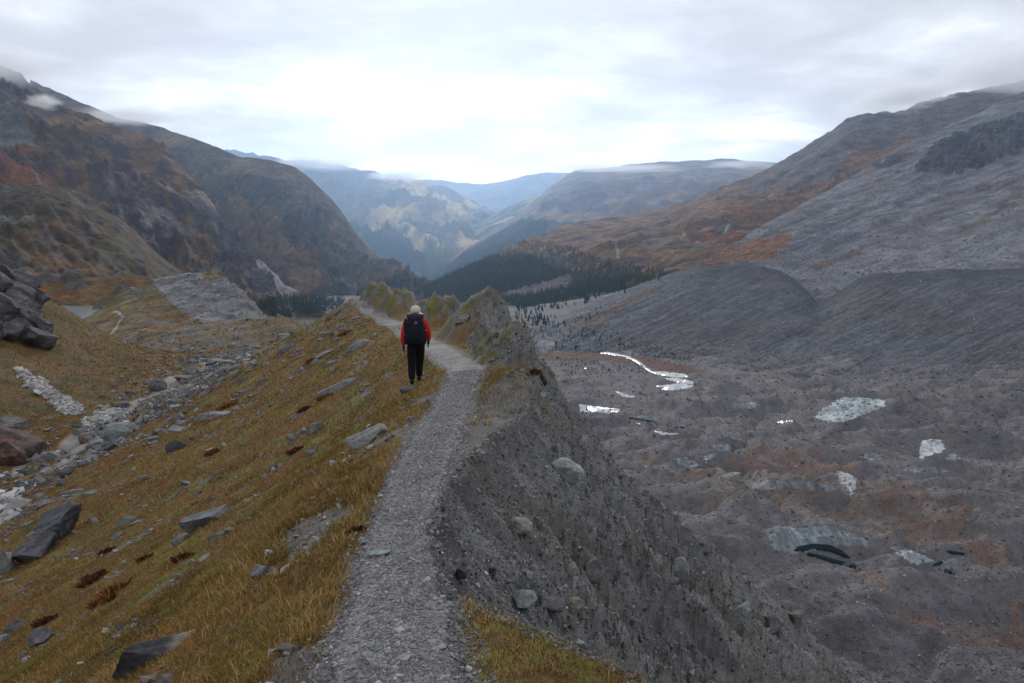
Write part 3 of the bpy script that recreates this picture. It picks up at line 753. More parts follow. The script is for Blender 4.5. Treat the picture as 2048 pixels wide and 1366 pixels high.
# eroded edge: x of the edge against y, and how steep the wall is under it
RIM = np.array([(-8, .75), (1.0, .75), (2.3, .62), (2.75, .55), (3.15, .15), (3.8, -.34), (5.2, -.58), (6.4, -.55), (8.2, -.30), (9.6, -.02), (11.4, .34), (12.9, .58), (13.7, .46),
                (14.5, .0), (15.2, -.38), (15.9, -.50), (16.5, -.38), (17.2, -.12), (17.7, .12), (18.2, .34), (18.6, .20), (19.1, -.85), (19.9, -1.22), (20.8, -1.16), (21.6, -.98), (22.4, -.70), (23.2, -.35), (24.0, -.50), (25.6, -1.9), (27.6, -2.35), (28.8, -2.15), (29.6, -2.2),
                (31, -3.0), (33.5, -4.5), (35.4, -4.8), (36.6, -5.0), (39, -6.4), (41, -6.9), (44, -8.3), (60, -11), (115, -19)])
SLP = np.array([(-8, 1.1), (4, 1.12), (8, 1.02), (10, .92), (13.6, .90), (15, 1.3), (18, 1.3), (19.5, 1.7), (23, 2.1), (30, 2.1), (40, 1.6), (115, 1.4)])
MOUNDS = [(.42, 13.0, .42, .75, 1.1), (.05, 18.2, .70, .62, 1.0), (-.72, 23.3, 1.50, .85, 1.35), (-2.7, 29.0, 1.08, 1.1, 1.2), (-5.4, 36.0, .95, 1.3, 1.5), (-7.4, 41.0, .95, 1.2, 1.5), (-9.4, 44, .5, 1.6, 1.8)]
def path_halfwidth(y):
    return np.interp(y, [0, 3.1, 5.2, 6.4, 8.9, 11.3, 14, 20, 24, 33, 44], [.33, .30, .25, .28, .36, .37, .38, .42, .38, .36, .30])
_dens = np.concatenate([np.linspace(-2.6, -.82, 70)[:-1], np.linspace(-.82, -.25, 230)[:-1], np.linspace(-.25, .70, 470)[:-1], np.linspace(.70, 2.6, 70)])
NU = _dens
NY = np.concatenate([np.linspace(-5, 1.2, 16)[:-1], np.exp(np.linspace(math.log(1.2), math.log(112.0), 450))])
def fan_w(y): return .95 * np.abs(y) + 2.0
gy = np.repeat(NY[:, None], len(NU), 1)
gx = NU[None, :] * fan_w(NY)[:, None] - .2
print('near grid', gx.shape)
zl = z_left(gx, gy)
for mx, my, mh, sx, sy in MOUNDS:
    zl = zl + mh * np.exp(-((gx - mx) / sx) ** 2 * .5 - ((gy - my) / sy) ** 2 * .5) * sstep(1.0, 2.1, (gx - cx(gy)) / path_halfwidth(gy))
mbump = np.zeros(gx.shape)
for mx, my, mh, sx, sy in MOUNDS:
    mbump = np.maximum(mbump, np.exp(-((gx - mx) / (sx * 1.3)) ** 2 * .5 - ((gy - my) / (sy * 1.3)) ** 2 * .5))
jag = sstep(.35, .8, mbump) * sstep(12, 14, gy)
zl = zl + jag * .30 * (np.abs(perlin(gx / .42 + gy * .3, gy / .55, 238)) - .25)
zl = zl + sstep(.2, .7, mbump) * (.34 * ridged(gx / .5 + fbm(gx / .6, gy / .6, 3, 234), gy / .7, 4, 235) + .07 * fbm(gx / .12, gy / .15, 3, 236)) * sstep(12, 14, gy)
pdx = np.abs(gx - cx(gy))
hw = path_halfwidth(gy)
onpath = sstep(1.35, .85, pdx / hw + .28 * fbm(gx / .5, gy / .7, 4, 201)) * sstep(46, 43, gy)
# small relief of the turf
turf = (.10 * fbm(gx / 1.7, gy / 2.4, 4, 202) + .055 * np.abs(perlin(gx / .45, gy / .6, 203)) + .02 * fbm(gx / .11, gy / .14, 3, 204)) * (1 - onpath)
far_l = sstep(-9, -17, gx)
turf = turf + far_l * (.45 * fbm(gx / 5.5, gy / 6, 4, 205) + .18 * ridged(gx / 1.6, gy / 1.8, 3, 206))
zl = zl + turf + onpath * .012 * fbm(gx / .09, gy / .09, 3, 207)
rimn = np.interp(gy, RIM[:, 0], RIM[:, 1]) + .24 * fbm(gy / .8, gx / 2.0, 4, 208) + .13 * (np.abs(perlin(gy / .42, gx / 2.5, 239)) - .3) + .06 * fbm(gy / .16, gx / .3, 3, 209)
dist = gx - rimn
sl = np.interp(gy, SLP[:, 0], SLP[:, 1])
dd = np.maximum(dist, 0)
drop = sl * (np.sqrt(dd * dd + .08 ** 2) - .08) + .30 * (1 - np.exp(-dd / .16)) * sstep(3.4, 4.2, gy) * sstep(16, 13, gy)
# the wall is ribbed down its fall line and full of knobs
fall = sstep(.05, 1.0, dd)
amp = np.clip(dd, 0, 6)
rough = fall * (.62 * ridged(gy / 1.25 + .25 * fbm(gx / .9, gy / .9, 3, 210) + .12 * gx, gx / 5.0, 4, 211) * np.clip(amp / 2.0, .25, 1.15)
                + (.27 - .12 * sstep(2, 4.5, dd)) * ridged(gy / .36 + .3 * fbm(gx / .5, gy / .5, 3, 212) + .3 * gx, gx / 1.5, 4, 213)
                + (1 - .45 * sstep(2, 4.5, dd)) * (.17 * fbm(gx / .22, gy / .16, 4, 214) + .10 * ridged(gx / .11, gy / .08, 3, 215) + .15 * ridged(gx / .27 + .3 * fbm(gx / .3, gy / .3, 2, 241), gy / .19, 3, 242)))
zn = zl - drop + rough
zn = np.maximum(zn, -101 + .02 * gy)
wallm = sstep(-.02, .14, dist + .05 * fbm(gx / .15, gy / .15, 3, 216))
# base colours
x, y = gx, gy
cg = shape_col(gx.shape, (.150, .094, .038))
cg = mixc(cg, (.088, .082, .026), sstep(-.02, .2, fbm(x / 1.6, y / 2.4, 4, 220)) * .6)
cg = mixc(cg, (.135, .070, .030), sstep(.0, .25, fbm(x / 2.3 + 7, y / 3.0, 4, 221)) * sstep(1.0, 5.0, cx(y) - x) * .8)
cg = mixc(cg, (.125, .125, .128), sstep(.30, .38, fbm(x / 1.1 + 3, y / 1.8, 5, 222) + .06 * sstep(8, 16, cx(y) - x)) * .8)
hill_l = sstep(-1, -6, gx - np.interp(gy, tr_y, tr_x))
cg = mixc(cg, (.098, .072, .030), hill_l * .7)
cg = mixc(cg, (.125, .075, .030), hill_l * sstep(.0, .25, fbm(x / 6, y / 6, 4, 223)) * .7)
cg = mixc(cg, (.058, .056, .024), hill_l * sstep(.05, .25, fbm(x / 4 + 5, y / 4, 4, 224)) * .6)
trough = np.exp(-((gx - np.interp(gy, tr_y, tr_x) - 1.6) / 2.6) ** 2) * sstep(30, 40, gy)
cg = mixc(cg, (.135, .135, .138), trough * .8 * sstep(-.02, .2, fbm(x / 2.2, y / 2.2, 4, 225)) * .85)
TRAIL_PX = [(128, 1010, 33.5), (150, 948, 36.5), (165, 925, 38), (152, 905, 39.6), (138, 893, 40.8), (146, 882, 42), (190, 860, 45), (240, 838, 48.5), (262, 826, 50.5), (300, 802, 55), (335, 790, 58), (352, 778, 60), (338, 768, 62), (345, 760, 64), (415, 745, 69), (420, 738, 71), (412, 733, 73)]
TR = [tuple(P(*q)[:2]) for q in TRAIL_PX]
trd = seg_dist(gx, gy, TR)
on_trail = sstep(.62, .34, trd + .12 * fbm(x / .8, y / .8, 3, 226))
cg = mixc(cg, (.215, .205, .200), on_trail)
mnd = np.zeros(gx.shape)
for mx, my, mh, sx, sy in MOUNDS:
    mnd = np.maximum(mnd, np.exp(-((gx - mx + .35) / (sx * 1.2)) ** 2 * .5 - ((gy - my) / (sy * 1.1)) ** 2 * .5))
moss = sstep(.30, .7, mnd + .45 * fbm(gx / .3, gy / .4, 4, 232)) * (1 - onpath) * sstep(15.6, 16.6, gy) * sstep(-.02, .18, fbm(gx / .55, gy / .7, 4, 237))
lip = sstep(3.9, 3.2, gy) * sstep(-.35, -.1, gx - cx(gy) - hw)
moss = np.maximum(moss, lip * sstep(-.25, .1, fbm(x / .35, y / .35, 3, 227)))
moss2 = sstep(.10, .24, fbm(x / .9 + 11, y / 1.3, 4, 228)) * sstep(.3, 1.2, cx(y) - x) * sstep(14, 6, cx(y) - x)
cg = mixc(cg, (.125, .122, .116), sstep(.25, .6, mnd) * (1 - onpath) * sstep(14.8, 16, gy) * .9)
cg = mixc(cg, (.135, .130, .030), np.maximum(moss * .9, moss2 * .75))
bg = sstep(0, .2, gx - cx(gy)) * sstep(3.4, 4.0, gy) * np.maximum(sstep(13.2, 12.2, gy + 1.6 * fbm(gx / .5, gy / .8, 4, 233)), sstep(.65, .95, gx - cx(gy) - hw) * sstep(15.2, 14.2, gy))
cg = mixc(cg, (.110, .108, .102), bg)
wc = shape_col(gx.shape, (.158, .157, .150))
wc = mixc(wc, (.200, .200, .194), sstep(.05, .3, fbm(x / .5, y / .4, 5, 229)) * .7)
wc = mixc(wc, (.080, .081, .080), sstep(.0, .3, ridged(y / .9, x / 3, 4, 230)) * .5)
wc = mixc(wc, (.125, .115, .095), sstep(.1, .3, fbm(x / 1.4 + 2, y / 1.4, 3, 231)) * .5)
cn = mixc(cg, (.168, .168, .166), onpath)
cn = cn + (wc - cn) * wallm[..., None]
M_NEAR = terrain_mat('moraine_ground', (1.2, .22, .045), var=.30, bump=1.0, bump_dist=.06)
nco = np.stack([gx, gy, zn], -1)
near = link('moraine_ridge', mesh_from('moraine_ridge', nco.reshape(-1, 3), grid_faces(*gx.shape), cn.reshape(-1, 3), M_NEAR), kind='structure')
near_n = np.cross(np.gradient(nco, axis=1), np.gradient(nco, axis=0)); near_n /= np.linalg.norm(near_n, axis=-1, keepdims=True) + 1e-12
def near_ij(x, y):
    fi = np.interp(y, NY, np.arange(len(NY)))
    fj = np.interp((x + .2) / fan_w(y), NU, np.arange(len(NU)))
    return fi, fj
def near_get(arr, x, y):
    fi, fj = near_ij(x, y)
    i = np.clip(fi.astype(int), 0, len(NY) - 2); j = np.clip(fj.astype(int), 0, len(NU) - 2)
    a = fi - i; b = fj - j
    if arr.ndim == 3:
        a = a[:, None]; b = b[:, None]
    return (arr[i, j] * (1 - a) * (1 - b) + arr[i + 1, j] * a * (1 - b) + arr[i, j + 1] * (1 - a) * b + arr[i + 1, j + 1] * a * b)

# the path: its own thin sheet of trodden gravel over the crest
sN, wN = 600, 34
ys = np.exp(np.linspace(math.log(1.25), math.log(45.0), sN)); tw = np.linspace(-1.0, 1.0, wN)
py_ = np.repeat(ys[:, None], wN, 1)
edge = 1.0 + .30 * fbm(py_ / .55, np.sign(tw)[None] * 3.0 + py_ * 0, 4, 240)
px_ = cx(py_) + tw[None] * path_halfwidth(py_) * edge
rimp = np.interp(py_, RIM[:, 0], RIM[:, 1])
px_ = np.minimum(px_, rimp - .06)
pz_ = near_get(zn, px_.ravel(), py_.ravel()).reshape(px_.shape) + .016 - .05 * sstep(.80, 1.0, np.abs(tw))[None]
cp = shape_col(px_.shape, (.185, .185, .184))
cp = mixc(cp, (.120, .120, .122), sstep(.0, .3, fbm(px_ / .6, py_ / .9, 4, 241)) * .6)
cp = mixc(cp, (.125, .105, .075), sstep(.7, 1.0, np.abs(tw))[None] * sstep(0, .2, fbm(px_ / .3, py_ / .3, 3, 242)) * .6)
M_PATH = terrain_mat('path_gravel', (.5, .05, .014), var=.36, bump=.9, bump_dist=.012)
path = link('path', mesh_from('path', np.stack([px_, py_, pz_], -1).reshape(-1, 3), grid_faces(*px_.shape), cp.reshape(-1, 3), M_PATH), kind='structure')

# ------------------------------------------------------------------ finding the ground under a line of sight
bpy.context.view_layer.update()
_dg = bpy.context.evaluated_depsgraph_get()
def ground_hit(px, py):
    rx, rz = ray(px, py)
    d = Vector((float(rx), 1.0, float(rz))).normalized()
    ok, loc, nor, idx, ob, mt = scene.ray_cast(_dg, Vector((0, 0, CAM_Z)), d)
    return (loc, nor, ob) if ok else (None, None, None)

# ------------------------------------------------------------------ loose stones: many small ones joined as stuff
_TREES = {}
def stone_nodes(mat):
    """geometry nodes: a handful of angular stone shapes instanced on surveyed points"""
    if mat.name in _TREES:
        return _TREES[mat.name]
    ng = bpy.data.node_groups.new('loose_stones', 'GeometryNodeTree')
    ng.interface.new_socket('Geometry', in_out='INPUT', socket_type='NodeSocketGeometry')
    ng.interface.new_socket('Geometry', in_out='OUTPUT', socket_type='NodeSocketGeometry')
    N, L = ng.nodes, ng.links
    gi = N.new('NodeGroupInput'); go = N.new('NodeGroupOutput')
    g2i = N.new('GeometryNodeGeometryToInstance')
    for k in range(8):
        if k % 2:
            ms = N.new('GeometryNodeMeshCube'); ms.inputs['Size'].default_value = (1.35, 1.35, 1.35)
        else:
            ms = N.new('GeometryNodeMeshIcoSphere'); ms.inputs['Radius'].default_value = 1.0; ms.inputs['Subdivisions'].default_value = 1
        sp = N.new('GeometryNodeSetPosition'); L.new(ms.outputs['Mesh'], sp.inputs['Geometry'])
        ps = N.new('GeometryNodeInputPosition'); ad = N.new('ShaderNodeVectorMath'); ad.operation = 'ADD'; ad.inputs[1].default_value = (k * 3.7, k * 1.9 + .4, k * 5.3)
        L.new(ps.outputs[0], ad.inputs[0])
        no = N.new('ShaderNodeTexNoise'); no.inputs['Scale'].default_value = 1.1; no.inputs['Detail'].default_value = 1.0
        L.new(ad.outputs[0], no.inputs['Vector'])
        sb = N.new('ShaderNodeVectorMath'); sb.operation = 'SUBTRACT'; sb.inputs[1].default_value = (.5, .5, .5); L.new(no.outputs['Color'], sb.inputs[0])
        sc = N.new('ShaderNodeVectorMath'); sc.operation = 'SCALE'; sc.inputs['Scale'].default_value = 2.4; L.new(sb.outputs[0], sc.inputs[0])
        L.new(sc.outputs[0], sp.inputs['Offset'])
        sm = N.new('GeometryNodeSetMaterial'); sm.inputs['Material'].default_value = mat
        L.new(sp.outputs[0], sm.inputs['Geometry']); L.new(sm.outputs[0], g2i.inputs[0])
    iop = N.new('GeometryNodeInstanceOnPoints'); iop.inputs['Pick Instance'].default_value = True
    L.new(gi.outputs[0], iop.inputs['Points']); L.new(g2i.outputs[0], iop.inputs['Instance'])
    for nm, ty, sock in (('variant', 'INT', 'Instance Index'), ('rot', 'FLOAT_VECTOR', 'Rotation'), ('scl', 'FLOAT_VECTOR', 'Scale')):
        na = N.new('GeometryNodeInputNamedAttribute'); na.data_type = ty; na.inputs['Name'].default_value = nm
        L.new(na.outputs['Attribute'], iop.inputs[sock])
    L.new(iop.outputs[0], go.inputs[0])
    _TREES[mat.name] = ng
    return ng
def stones(name, pos, size, cols, mat, flat=(.55, .9), label=None, boxy=.5, r=None):
    r = r or np.random.default_rng(len(pos) + 3)
    n = len(pos)
    me = bpy.data.meshes.new(name)
    me.vertices.add(n); me.vertices.foreach_set('co', np.asarray(pos, np.float32).ravel())
    sc = size[:, None] * np.stack([r.uniform(.75, 1.4, n), r.uniform(.6, 1.0, n), r.uniform(*flat, n)], -1) * .5
    rot = np.stack([r.normal(0, .38, n), r.normal(0, .38, n), r.uniform(0, 2 * np.pi, n)], -1)
    a = me.attributes.new('scl', 'FLOAT_VECTOR', 'POINT'); a.data.foreach_set('vector', sc.astype(np.float32).ravel())
    a = me.attributes.new('rot', 'FLOAT_VECTOR', 'POINT'); a.data.foreach_set('vector', rot.astype(np.float32).ravel())
    a = me.attributes.new('variant', 'INT', 'POINT'); a.data.foreach_set('value', (r.integers(0, 4, n) * 2 + (r.random(n) < boxy)).astype(np.int32))
    c4 = np.ones((n, 4), np.float32); c4[:, :3] = np.clip(cols, .002, .95)
    a = me.attributes.new('Col', 'FLOAT_COLOR', 'POINT'); a.data.foreach_set('color', c4.ravel())
    o = link(name, me, kind='stuff', label=label)
    md = o.modifiers.new('stones', 'NODES'); md.node_group = stone_nodes(mat)
    return o
def grey_cols(n, r, lo=.075, hi=.24, warm=.02, pale=.06):
    v = r.uniform(lo, hi, n) ** 1.0
    c = np.stack([v, v, v * 1.01], -1)
    c[:, 0] += r.normal(0, warm * .4, n); c[:, 2] += r.normal(0, warm * .4, n)
    pl = r.random(n) < pale
    c[pl] = np.array([.36, .36, .35]) * r.uniform(.7, 1.1, pl.sum())[:, None]
    return c.clip(.02, .6)
M_STONE = terrain_mat('loose_stone', (.6, .12, .03), var=.22, bump=.4, bump_dist=.02, inst=True)
M_RUBBLE = terrain_mat('rubble_stone', (2.0, .4), var=.22, bump=.4, bump_dist=.1, inst=True)

r = np.random.default_rng(41)
# gravel on the path and its edges
n = 80000
yy = np.exp(r.uniform(math.log(1.7), math.log(16.0), n)); tt = np.clip(r.normal(0, .55, n), -1.4, 1.3)
xx = cx(yy) + tt * path_halfwidth(yy)
ok = xx < np.interp(yy, RIM[:, 0], RIM[:, 1]) + .1
xx, yy, tt = xx[ok], yy[ok], tt[ok]; n = len(xx)
zz = near_get(zn, xx, yy) + np.where(np.abs(tt) < .9, .014, .002)
sz = (r.gamma(1.6, .0034, n) + .0035) * (1 + .06 * yy)
sz = np.minimum(sz, .04)
stones('path_gravel', np.stack([xx, yy, zz + sz * .05], -1), sz, grey_cols(n, r, .12, .27, .015, .05), M_STONE, label='fine grey gravel lying on the trodden crest path')
n = 420
yy = np.exp(r.uniform(math.log(2.0), math.log(20.0), n)); tt = np.where(r.random(n) < .6, np.sign(r.normal(size=n)) * r.uniform(.6, 1.15, n), r.uniform(-.6, .6, n))
xx = cx(yy) + tt * path_halfwidth(yy); ok = xx < np.interp(yy, RIM[:, 0], RIM[:, 1]); xx, yy = xx[ok], yy[ok]; n = len(xx)
sz = np.minimum(r.gamma(2.0, .010, n) + .015, .06)
stones('path_stones', np.stack([xx, yy, near_get(zn, xx, yy) + .012], -1), sz, grey_cols(n, r, .12, .30, .02, .12), M_STONE, flat=(.4, .7), label='larger stones pressed into the gravel path and its edges')
# stones and clods in the eroded wall
n = 170000
yy = np.exp(r.uniform(math.log(2.2), math.log(26.0), n)); dd_ = np.abs(r.normal(0, 1, n)) * (.9 + .32 * yy) * .9
xx = np.interp(yy, RIM[:, 0], RIM[:, 1]) + dd_ - .1
zz = near_get(zn, xx, yy)
sz = (r.gamma(.9, .0075, n) + .005) * (.55 + .10 * yy)
sz = np.minimum(sz, .03 + .010 * yy)
stones('wall_debris', np.stack([xx, yy, zz + sz * .08], -1), sz, grey_cols(n, r, .045, .23, .010, .03), M_STONE, label='small stones and clods sticking out of the eroded moraine wall', boxy=.6)
# stony flecks scattered on the grass flank
n = 26000
yy = np.exp(r.uniform(math.log(2.5), math.log(60.0), n)); f = r.random(n)
TX = np.interp(yy, tr_y, tr_x)
xx = cx(yy) - .5 + (TX - cx(yy)) * f
den = sstep(.12, .28, fbm(xx / 1.1 + 3, yy / 1.8, 5, 222) + .06 * sstep(8, 16, cx(yy) - xx)) + .03
ok = r.random(n) < den
xx, yy = xx[ok], yy[ok]; n = len(xx)
sz = (r.gamma(1.3, .028, n) + .015) * (.6 + .045 * yy); sz = np.minimum(sz, .5)
stones('slope_stones', np.stack([xx, yy, near_get(zn, xx, yy) + sz * .05], -1), sz, grey_cols(n, r, .09, .22, .015, .06), M_STONE, flat=(.3, .6), label='small flat grey stones scattered over the grass flank')
# rubble on the trough floor
n = 17000
yy = np.exp(r.uniform(math.log(24), math.log(84.0), n)); TX = np.interp(yy, tr_y, tr_x)
xx = TX + 1.4 + r.normal(0, 2.3, n) + np.abs(r.normal(0, 2.2, n)) * (r.random(n) < .6)
den = sstep(-.16, .16, fbm(xx / 2.2, yy / 2.2, 4, 225)) * sstep(26, 38, yy)
td = seg_dist(xx, yy, TR)
ok = (r.random(n) < den) & (td > .55)
xx, yy = xx[ok], yy[ok]; n = len(xx)
sz = r.gamma(1.2, .10, n) + .08; sz = np.minimum(sz, .8)
stones('trough_rubble', np.stack([xx, yy, near_get(zn, xx, yy) + sz * .1], -1), sz, grey_cols(n, r, .09, .22, .02, .08), M_RUBBLE, label='grey rubble filling the bottom of the trough')
# white scree tongue on the hillside over the trough, and pale block field below it
pts = []
TONGUE = [(33, 738), (45, 742), (62, 764), (80, 757), (100, 775), (128, 797), (165, 815), (160, 830), (128, 826), (98, 803), (78, 783), (55, 770)]
BLOCKS = [(188, 838), (205, 820), (235, 818), (252, 824), (250, 845), (210, 850), (178, 852), (165, 846)]
LEFTPALE = [(0, 990), (40, 985), (42, 1010), (28, 1040), (0, 1050)]
for poly, cnt in ((TONGUE, 900), (BLOCKS, 420), (LEFTPALE, 160)):
    bx = np.array(poly); k = 0
    while k < cnt:
        qx, qy = r.uniform(bx[:, 0].min(), bx[:, 0].max()), r.uniform(bx[:, 1].min(), bx[:, 1].max())
        if not inpoly(np.array([qx]), np.array([qy]), poly)[0]:
            continue
        loc, nor, ob = ground_hit(qx + r.normal(0, 3.5), qy + r.normal(0, 2.5))
        k += 1
        if loc is not None and ob.name == 'moraine_ridge':
            pts.append((loc.x, loc.y, loc.z))
pts = np.array(pts); n = len(pts)
sz = r.gamma(2.0, .09, n) + .10; sz = np.minimum(sz, .75)
cw = np.clip(r.uniform(.20, .44, n), 0, 1)[:, None] * np.array([1.0, .98, .97])
stones('white_scree', pts + np.array([0, 0, .05]), sz, cw, M_RUBBLE, flat=(.35, .7), label='pale quartz scree tongue running down to the trough')
# debris on the glacier: sampled over the sheet, larger blocks rarer
Gc = G.co; nr_, nc_ = Gc.shape[:2]
def sheet_pts(S, n, r, jmin=0.0, jmax=1.0, imin=0.0, imax=1.0):
    nr, nc = S.co.shape[:2]
    fi = r.uniform(imin, imax, n) * (nr - 2); fj = r.uniform(jmin, jmax, n) * (nc - 2)
    i = fi.astype(int); j = fj.astype(int); a = (fi - i)[:, None]; b = (fj - j)[:, None]
    q = S.co[i, j] * (1 - a) * (1 - b) + S.co[i + 1, j] * a * (1 - b) + S.co[i, j + 1] * (1 - a) * b + S.co[i + 1, j + 1] * a * b
    return q, i, j
q, i, j = sheet_pts(G, 190000, r, .33, 1.0, .12, 1.0)
ppx, ppy = to_px(q)
ok = (ppx > 900) & (ppx < 2250) & (ppy < 1480)
q = q[ok]; n = len(q)
red_m = sstep(.0, .25, fbm(q[:, 0] / 28, q[:, 1] / 24, 4, 250))
sz = (r.gamma(.8, .30, n) + .16) * np.clip(q[:, 1] / 330, .55, 1.6); sz = np.minimum(sz, 3.4)
cc = grey_cols(n, r, .095, .20, .012, .06)
gcol = (lambda a_: a_)(None)
stones('glacier_rubble', q + np.stack([0 * sz, 0 * sz, sz * .08], -1), sz, cc * np.array([1.03, .98, .98]), M_RUBBLE, label='grey and brownish blocks strewn over the debris-covered glacier', boxy=.4)
for S, nm, lab, cnt, base in ((R2, 'mountain_scree', 'loose blocks dotted over the grey scree slope', 26000, 1.1), (R1, 'moraine_scree', 'loose blocks dotted over the opposite moraine wall', 18000, .8)):
    q, i, j = sheet_pts(S, cnt, r, .1, 1.0, .08, 1.0)
    n = len(q); sz = r.gamma(1.2, base * .5, n) + base * .35; sz = np.minimum(sz, base * 4)
    stones(nm, q + np.stack([0 * sz, 0 * sz, sz * .08], -1), sz, grey_cols(n, r, .11, .22, .012, .08), M_RUBBLE, label=lab, boxy=.3)
q, i, j = sheet_pts(N2, 1500, r, .3, 1.0, .1, .95)
n = len(q); sz = np.minimum(r.gamma(1.0, .17, n) + .12, 1.4)
stones('moraine_blocks', q + np.stack([0 * sz, 0 * sz, sz * .08], -1), sz, grey_cols(n, r, .10, .25, .012, .10), M_RUBBLE, label='grey blocks dotting the flank of the smaller grey moraine', boxy=.4)
q, i, j = sheet_pts(N3, 1600, r, 0, 1.0, .1, .95)
n = len(q); sz = np.minimum(r.gamma(1.2, .12, n) + .1, .9)
stones('bank_stones', q + np.stack([0 * sz, 0 * sz, sz * .08], -1), sz, grey_cols(n, r, .10, .25, .012, .10), M_RUBBLE, label='small grey stones dotting the striped grassy bank', boxy=.4)

# ------------------------------------------------------------------ grass
M_GRASS, nt, bs = new_mat('dry_grass')
_a = nt.nodes.new('ShaderNodeAttribute'); _a.attribute_name = 'Col'
nt.links.new(_a.outputs['Color'], bs.inputs['Base Color'])
bs.inputs['Roughness'].default_value = .85; bs.inputs['Specular IOR Level'].default_value = .1
def blades(name, base, h, w, cols, lean, r, label, segs=1):
    """thin tapering blades; lean is the bend of the tip in metres (n,3)"""
    n = len(base)
    a = r.uniform(0, 2 * np.pi, n)
    side = np.stack([np.cos(a), np.sin(a) * .4, 0 * a], -1) * (w * .5)[:, None]
    tip = base + lean + np.stack([0 * h, 0 * h, h], -1)
    if segs == 1:
        V = np.stack([base - side, base + side, tip], 1).reshape(-1, 3)
        Fc = np.arange(n * 3).reshape(-1, 3)
        C = np.repeat(cols[:, None], 3, 1).copy(); C[:, :2] *= .72
        me = mesh_from(name, V, Fc, C.reshape(-1, 3), M_GRASS, True)
    else:
        mid = base + lean * .35 + np.stack([0 * h, 0 * h, h * .62], -1)
        V = np.stack([base - side, base + side, mid + side * .75, mid - side * .75, tip], 1).reshape(-1, 3)
        o = np.arange(n)[:, None] * 5
        Fc = np.concatenate([o + np.array([0, 1, 2]), o + np.array([0, 2, 3]), o + np.array([3, 2, 4])])
        C = np.repeat(cols[:, None], 5, 1).copy(); C[:, :2] *= .72
        me = mesh_from(name, V, Fc, C.reshape(-1, 3), M_GRASS, True)
    return link(name, me, kind='stuff', label=label)
PAL = np.array([(.36, .240, .085), (.265, .150, .048), (.275, .115, .030), (.165, .135, .030), (.190, .195, .026), (.46, .335, .14)])
def grass_field(name, n, y0, y1, segs, label, seed, ulim=.84, hill=False):
    r = np.random.default_rng(seed)
    yy = np.exp(r.uniform(math.log(y0), math.log(y1), n))
    if hill:
        xx = np.interp(yy, tr_y, tr_x) - np.abs(r.normal(0, .5, n)) * 30 + 2.5
    else:
        xx = (r.uniform(-ulim, .30, n)) * (yy * .95 + 1.2) - .3
    rim_ = np.interp(yy, RIM[:, 0], RIM[:, 1])
    d = np.abs(xx - cx(yy)) / path_halfwidth(yy)
    edge = d + .30 * fbm(xx / .5, yy / .7, 4, 201)
    left = xx < cx(yy)
    tft = fbm(xx / .16, yy / .2, 2, 262)
    dens = sstep(.95, 1.4, edge)
    stony = sstep(.31, .39, fbm(xx / 1.1 + 3, yy / 1.8, 5, 222) + .06 * sstep(8, 16, cx(yy) - xx))
    dens = dens * (1 - .85 * stony) * sstep(-.5, .15, tft + .25)
    okr = (xx < rim_ - .02)
    strip = np.clip(sstep(1.1, .6, xx - cx(yy) - path_halfwidth(yy)) * sstep(10.0, 12.5, yy), .02, 1) * sstep(-.40, -.05, fbm(xx / .4, yy / .6, 3, 264))
    strip = np.where((yy > 8.5) & (yy <= 13), np.maximum(strip, .75 * (fbm(xx / .35 + 4, yy / .5, 3, 265) > .13)), strip)
    rden = np.where((yy < 3.6) & (xx > cx(yy) + .2), .9, np.where(yy < 16.3, strip, .28 * sstep(.0, .2, fbm(xx / .55, yy / .7, 4, 237))))
    dens = dens * np.where(left, 1.0, rden) * okr
    tro = np.exp(-((xx - np.interp(yy, tr_y, tr_x) - 1.6) / 2.2) ** 2) * sstep(30, 40, yy)
    dens = dens * (1 - .8 * tro) * (seg_dist(xx, yy, TR) > .6)
    ok = r.random(n) < dens
    xx, yy, left, tft, d = xx[ok], yy[ok], left[ok], tft[ok], d[ok]; n = len(xx)
    zz = near_get(zn, xx, yy)
    big = fbm(xx / 1.6, yy / 2.4, 4, 220); org = fbm(xx / 2.3 + 7, yy / 3.0, 4, 221); str_ = fbm(xx / .9 + 21, yy / 1.5, 4, 263)
    w0 = np.stack([.9 + 2.2 * sstep(.0, .25, str_), .9 + 0 * big, .55 + 2.0 * sstep(.0, .25, org) * sstep(1, 5, cx(yy) - xx), .45 + 1.6 * sstep(.02, .2, big), .2 + 3.4 * sstep(.02, .18, fbm(xx / .9 + 11, yy / 1.3, 4, 228)), .2 + .9 * sstep(.05, .3, str_)], -1)
    off_ = np.maximum(cx(yy) - xx, 0)
    edge_ = np.exp(-((d - 1.5) / .7) ** 2)
    green_ = np.exp(-((off_ - 2.2) / 1.6) ** 2) * sstep(7.5, 10, yy) * sstep(20, 16, yy)
    w0[:, 0] *= 1 + 2.0 * edge_; w0[:, 5] *= 1 + 3.0 * edge_; w0[:, 3] *= 1 + 2.5 * green_; w0[:, 4] *= 1 + 3.5 * green_
    w0[:, 2] *= 1 + 1.4 * sstep(5, 12, off_); w0[:, 1] *= 1 + 1.2 * sstep(4, 10, off_)
    dk_ = sstep(.05, .25, fbm(xx / 1.3 + 31, yy / 2.0, 4, 266)); w0[:, 1] *= 1 + 2 * dk_; w0[:, 3] *= 1 + 1.5 * dk_; w0[:, 0] *= 1 - .7 * dk_
    w0 = w0 / w0.sum(1, keepdims=True); cum = np.cumsum(w0, 1); pick = (r.random(n)[:, None] > cum).sum(1).clip(0, 5)
    cols = PAL[pick] * (r.uniform(.65, 1.25, n) * (1 - .25 * dk_))[:, None]
    h = np.where(pick == 4, .5, np.where(pick == 5, 1.25, 1.0)) * r.uniform(.014, .048, n) * (1 + .7 * sstep(0, .3, str_)) * (1 + .030 * yy)
